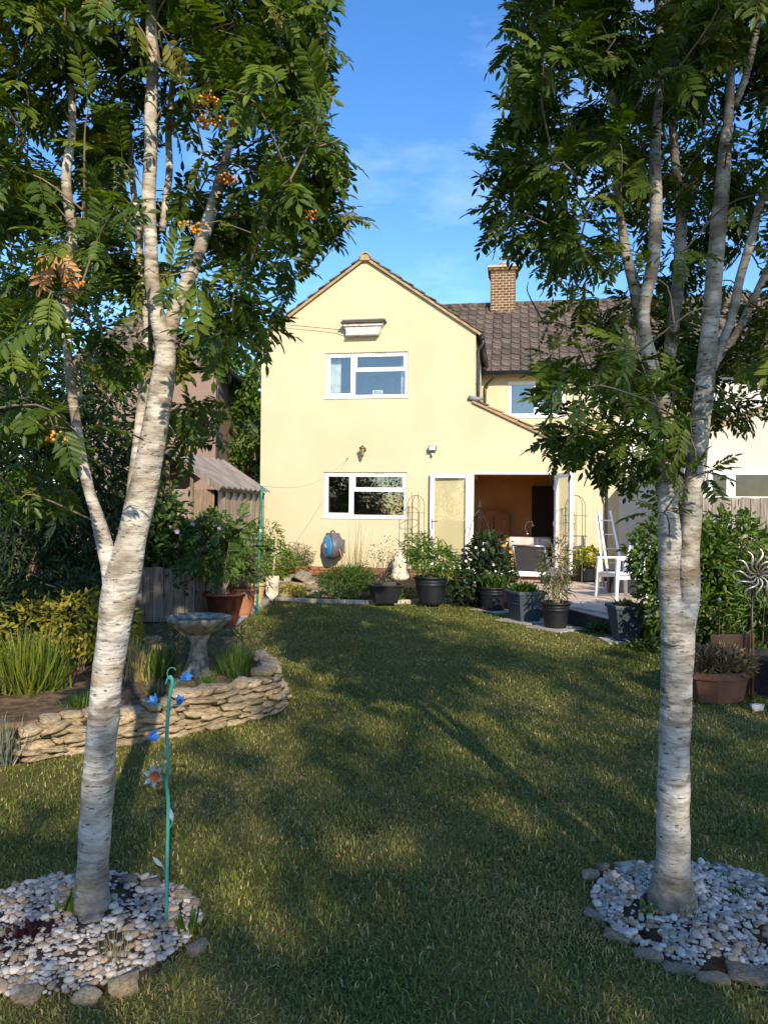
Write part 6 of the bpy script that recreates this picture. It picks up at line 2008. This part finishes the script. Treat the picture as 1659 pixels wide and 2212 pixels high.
# ---- white plastic armchair
def armchair(loc, rz):
    t = thing('white_armchair', 'white plastic garden armchair on the patio', 'chair', loc, rz)
    w = .26
    MB().prism([(-.24, -w + .02), (.26, -w), (.26, w), (-.24, w - .02)], .40, .425).build('seat', M_WHITEPL, t, bevel=.01)
    for sx, sy in ((.26, 1), (.26, -1), (-.26, 1), (-.26, -1)):
        top = .64 if sx > 0 else .66
        b = MB()
        xt, xb = sx * (.95), sx * 1.1
        b.add([(xb - .022, sy * w * 1.12 - .02, 0), (xb + .022, sy * w * 1.12 - .02, 0), (xb + .022, sy * w * 1.12 + .02, 0), (xb - .022, sy * w * 1.12 + .02, 0),
               (xt - .035, sy * w * 1.05 - .028, top), (xt + .035, sy * w * 1.05 - .028, top), (xt + .035, sy * w * 1.05 + .028, top), (xt - .035, sy * w * 1.05 + .028, top)],
              [(0, 3, 2, 1), (4, 5, 6, 7), (0, 1, 5, 4), (1, 2, 6, 5), (2, 3, 7, 6), (3, 0, 4, 7)])
        b.build('leg', M_WHITEPL, t, bevel=.008)
    for sy in (-1, 1):
        MB().mm(-.27, .29, sy * w * 1.06 - .035, sy * w * 1.06 + .035, .64, .672).build('armrest', M_WHITEPL, t, bevel=.012)
        MB().bar((.25, sy * w * 1.05, .36), (-.25, sy * w * 1.05, .36), .02, .06).build('apron', M_WHITEPL, t, bevel=.006)
    for k in range(5):
        y = -.19 + k * .095
        MB().bar((-.22, y, .45), (-.34, y, .84), .06, .015).build('back_slat', M_WHITEPL, t, bevel=.005)
    MB().bar((-.345, -.25, .86), (-.345, .25, .86), .03, .07).build('back_rail', M_WHITEPL, t, bevel=.012)
    for sy in (-1, 1):
        MB().bar((-.23, sy * .25, .42), (-.345, sy * .25, .89), .045, .04).build('back_post', M_WHITEPL, t, bevel=.01)
armchair((3.92, 12.35, PZ), R(196))

# ladder folded against the wall end, dark troughs behind the chair
t = thing('stepladder', 'folded aluminium stepladder leaning beside the lean-to corner', 'ladder', (4.35, 14.35, PZ), R(15))
for s_ in (-1, 1):
    MB().bar((s_ * .17, -.25, 0), (s_ * .12, .25, 1.45), .05, .025).build('rail', M_ALU, t)
    MB().bar((s_ * .21, -.10, 0), (s_ * .14, .27, 1.38), .03, .02).build('prop', M_ALU, t)
for k in range(5):
    q = (k + .7) / 5.4
    MB().bar((-.16 + .05 * q, -.25 + .5 * q, 1.45 * q), (.16 - .05 * q, -.25 + .5 * q, 1.45 * q), .07, .02).build('step', M_ALU, t)
for i, (x, y, w, d, h, lab) in enumerate([(4.35, 13.3, .7, .35, .34, 'black trough behind the white armchair'), (4.85, 13.9, .5, .4, .75, 'tall dark storage box against the lean-to side'), (3.35, 14.75, .5, .22, .16, 'low dark trough along the lean-to wall')]):
    t = thing('planter_trough', lab, 'trough', (x, y, PZ), -PSI)
    b = MB(); bars(b, -w / 2, w / 2, 0, h, .02, -d / 2, d / 2)
    b.mm(-w / 2 + .02, w / 2 - .02, -d / 2 + .005, -d / 2 + .02, .02, h - .02); b.mm(-w / 2 + .02, w / 2 - .02, d / 2 - .02, d / 2 - .005, .02, h - .02)
    b.build('box', M_POT, t, bevel=.006)
    MB().mm(-w / 2 + .02, w / 2 - .02, -d / 2 + .02, d / 2 - .02, h - .05, h - .021).build('soil', M_SOIL, t)

# ============================================================ RIGHT SIDE
shrub('round_shrub', 'big rounded green shrub behind the right tree', (3.75, 9.0, 0.0), [(0, 0, .75, .68, .6, .72), (.45, .1, 1.15, .5, .5, .5), (-.35, 0, 1.15, .45, .45, .45), (.75, -.1, .6, .5, .5, .5), (-.2, -.35, .35, .5, .35, .4), (.05, 0, 1.0, .5, .45, .5)], 8500, OVAL, .098, leafmat('shrub_green', [(0, (.04, .085, .012)), (.6, (.085, .155, .022)), (1, (.19, .24, .04))], trans=.38), seed=41, stems=10, sr=.014)
shrub('evergreen_shrub', 'glossy bright shrub under the sun spinner by the right edge', (4.15, 8.1, 0.0), [(0, 0, .45, .5, .4, .42), (.5, .2, .4, .45, .4, .4)], 1500, NARROW, .12, G_BRIGHT, seed=42, stems=6, sr=.01)
fr_ = thing('board_fence', 'tall grey upright board fence at the right edge below the white windows', 'fence', (5.6, 11.7, 0))
for k in range(20):
    MB().mm(-.78 + k * .150, -.78 + k * .150 + .143, -.012 + random.uniform(-.005, .005), .012, 0.02, 1.885 + random.uniform(-.012, .012)).build('board', M_OLDWOOD, fr_, bevel=.003)
for zz in (.3, 1.5):
    MB().mm(-.78, 2.2, .014, .06, zz, zz + .08).build('rail', M_OLDWOOD, fr_)
# heather trough
hp_ = gp(1562, 1522)
t = thing('heather_planter', 'faceted terracotta coloured planter full of heather at the right edge', 'planter', (hp_.x, hp_.y + .12, 0), .2)
MB().lathe([(.19, 0), (.20, .01), (.245, .23), (.265, .235), (.268, .21), (.245, .275), (.235, .24)], 8, wob=lambda a, z: 1.0).build('body', mat('brown_clay', (.12, .05, .028), (.20, .085, .048), scale=6, rough=.8, bump=.3), t, bevel=.006).scale = (1.15, .75, 1)
MB().lathe([(.24, .235), (0, .25)], 8).build('soil', M_SOIL, t).scale = (1.15, .75, 1)
shrub('heather', 'bushy pinkish tan heather in the terracotta planter', (hp_.x, hp_.y + .12, .24), [(0, 0, .06, .29, .19, .12), (-.15, 0, .12, .14, .12, .10), (.05, 0, .13, .14, .12, .09), (.2, 0, .09, .12, .1, .09)], 2600, NARROW, .06, leafmat('heather_leaf', [(0, (.07, .08, .03)), (.5, (.16, .13, .06)), (1, (.42, .27, .16))]), cat='plant', seed=44, stems=5, sr=.004, up=.2, droop=-.5)
bd = gp(1605, 1500)
o = thing('metal_panel', 'dark rusty metal panel standing behind the heather planter', 'panel', (3.08, 6.62, 0), .12)
MB().mm(-.20, .20, -.008, .008, 0, .55).build('sheet', mat('dark_rust', (.022, .014, .010), (.06, .03, .018), scale=6, rough=.8), o, bevel=.003)
MB().mm(.16, .205, -.02, -.009, 0, .56).build('edge_strip', mat('rust', (.20, .07, .035), (.30, .12, .06), scale=10, rough=.85), o, bevel=.003)
# sun spinner
spn = gp(1625, 1512)
t = thing('sun_spinner', 'metal sun wind spinner with wavy rays on a dark pole', 'wind spinner', (spn.x, spn.y, 0))
cz = dp(1630, 1240, spn.y).z
M_SPIN = mat('spinner_metal', (.34, .31, .21), (.5, .46, .41), rough=.3, metal=.7)
M_SPIND = mat('spinner_dark', (.05, .035, .025), (.10, .07, .05), rough=.4, metal=.5)
MB().tube([(0, .03, -.05), (0, .03, cz)], .009, 8).build('pole', M_SPIND, t, smooth=True)
MB().lathe([(0, -.03), (.022, -.02), (.03, 0), (.022, .02), (0, .03)], 14, (.02, -.02, cz)).build('hub', M_SPIND, t, smooth=True)
for ringk, (n, l, m, yy, ph) in enumerate([(12, .215, M_SPIN, -.035, 0), (12, .19, M_SPIND, .0, .26)]):
    for k in range(n):
        a = 2 * math.pi * k / n + ph
        pts, rad = [], []
        for j in range(13):
            q = j / 12
            off = .028 * math.sin(q * 2 * math.pi) * (1 if ringk == 0 else -1)
            r_ = .02 + l * q
            pts.append((.02 + r_ * math.cos(a) - off * math.sin(a), yy - .02 * math.sin(q * 3), cz + r_ * math.sin(a) + off * math.cos(a)))
            rad.append(.004 + .0085 * math.sin(math.pi * min(1, q * 1.05)))
        b = MB().tube(pts, rad, 6).build('ray', m, t, smooth=True)
# thin stake behind the planter
p = dp(1552, 1400, 7.0)
o = thing('glass_stake', 'thin dark garden stake with a small white bead before the round shrub', 'garden stake', (p.x, 7.0, 0))
zt = dp(1553, 1295, 7.0).z
MB().tube([(0, 0, -.05), (0, 0, zt)], .006, 6).build('rod', M_SPIND, o)
MB().lathe([(0, -.02), (.018, 0), (0, .022)], 10, (0, 0, zt)).build('bead', M_WHITEPL, o, smooth=True)
# dark raised planter at the very edge and a white stone on the grass
t = thing('sleeper_planter', 'dark wooden raised planter cut off by the right edge', 'planter', (3.75, 6.75, 0), .1)
for k in range(2):
    for (x0_, x1_, y0_, y1_) in ((-.38, .6, -.45, -.40), (-.38, .6, .40, .45), (-.38, -.33, -.395, .395)):
        MB().mm(x0_, x1_, y0_, y1_, .165 * k, .165 * k + .16).build('sleeper', M_DKSLEEP, t, bevel=.006)
MB().mm(-.325, .6, -.395, .395, 0, .27).build('soil', M_SOIL, t)
tuft('planter_seedlings', 'bright green leaves in the dark raised planter at the right edge', (3.7, 6.7, .20), 120, .22, G_BRIGHT, .9, NARROW, 'plant', seed=46)
p = gp(1635, 1537)
o = ob('white_stone', PEB[0], None, (p.x, p.y, .03), (0, 0, .4), (.11, .07, .07)); tag(o, 'smooth white stone lying on the grass near the heather planter', 'stone')

# ============================================================ BACKGROUND AND SHADE TREES
def big_tree(name, label, base, th, blobs, n, T, size, m, seed, tr=.14, group=None, clump=None):
    rg = np.random.default_rng(seed)
    root = thing(name, label, 'tree', base, group=group)
    MB().tube([(0, 0, -.1), (.03, 0, th * .5), (0, .03, th), (0, 0, th + .8)], [tr * 1.2, tr, tr * .85, tr * .4], 12).build('trunk', M_TWIG, root, smooth=True)
    vol = np.array([b[3] * b[4] * b[5] for b in blobs]) ** .7
    P, Dd = [], []
    for b, q in zip(blobs, vol / vol.sum()):
        p, d = ball_pts(rg, int(n * q), (b[0], b[1], b[2]), (b[3], b[4], b[5]), .5)
        P.append(p); Dd.append(d)
        MB().tube([Vector(x) for x in smoothline([(0, 0, th * .8), (b[0] * .5, b[1] * .5, (th * .8 + b[2]) / 2 + .1), (b[0], b[1], b[2])], 4)], [tr * .5 * (1 - .08 * k) for k in range(9)], 8).build('limb', M_TWIG, root, smooth=True)
    P = np.concatenate(P); Dd = np.concatenate(Dd)
    if clump is not None:            # open gaps between the leafy clumps
        kk = np.array([noise.noise(Vector(p) * .95 + Vector((base[0], 0, 3))) > clump for p in P])
        P, Dd = P[kk], Dd[kk]
    leaf_obj('crown', m, root, P, Dd, T, size, rg)
    return root
big_tree('background_tree', 'sunlit green tree filling the gap left of the house', (-4.1, 22.5, 0), 2.5, [(0, 0, 4.2, 1.5, 1.3, 1.5), (.2, 0, 2.6, 1.5, 1.2, 1.3), (-1.0, 0, 5.4, 1.3, 1.2, 1.3), (.6, 0, 5.2, 1.0, 1, 1.0), (1.1, .3, 3.2, .8, .8, 1.2)], 8000, OVAL, .20, leafmat('tree_green', [(0, (.05, .10, .014)), (.6, (.10, .18, .024)), (1, (.20, .27, .04))], trans=.4), 51)
SHADE = 'trees behind the photographer'
big_tree('shade_tree', 'tall broad tree far behind the viewpoint shading the right tree and lawn', (5.4, -11, 0), 5.5, [(0, 0, 9.0, 2.2, 1.6, 1.8), (2.3, .3, 8.3, 1.8, 1.5, 1.7), (-1.7, 0, 7.5, 1.3, 1.2, .95), (0, 0, 10.8, 1.5, 1.2, 1.2), (4.1, 0, 8.8, 1.9, 1.5, 1.8), (.4, .3, 7.0, 2.2, 1.4, .8)], 9500, OVAL, .23, G_MID, 52, tr=.2, group=SHADE, clump=-.13)
big_tree('shade_tree', 'lower bushy tree behind the viewpoint shading the near lawn', (2.0, -9.8, 0), 3.6, [(0, 0, 6.0, 1.5, 1.2, 1.0), (-1.3, 0, 5.4, 1.2, 1.1, .9), (1.5, 0, 5.8, 1.4, 1.2, 1.0)], 5000, OVAL, .21, G_MID, 53, tr=.13, group=SHADE, clump=-.13)
shrub('rear_hedge', 'long dark hedge across the end of the garden behind the viewpoint', (0, -9, 0), [(-15 + k * 1.7, 0, 1.7, 1.2, .8, 2.0) for k in range(14)], 12000, OVAL, .18, G_DARK, cat='hedge', seed=54, stems=16, sr=.03)
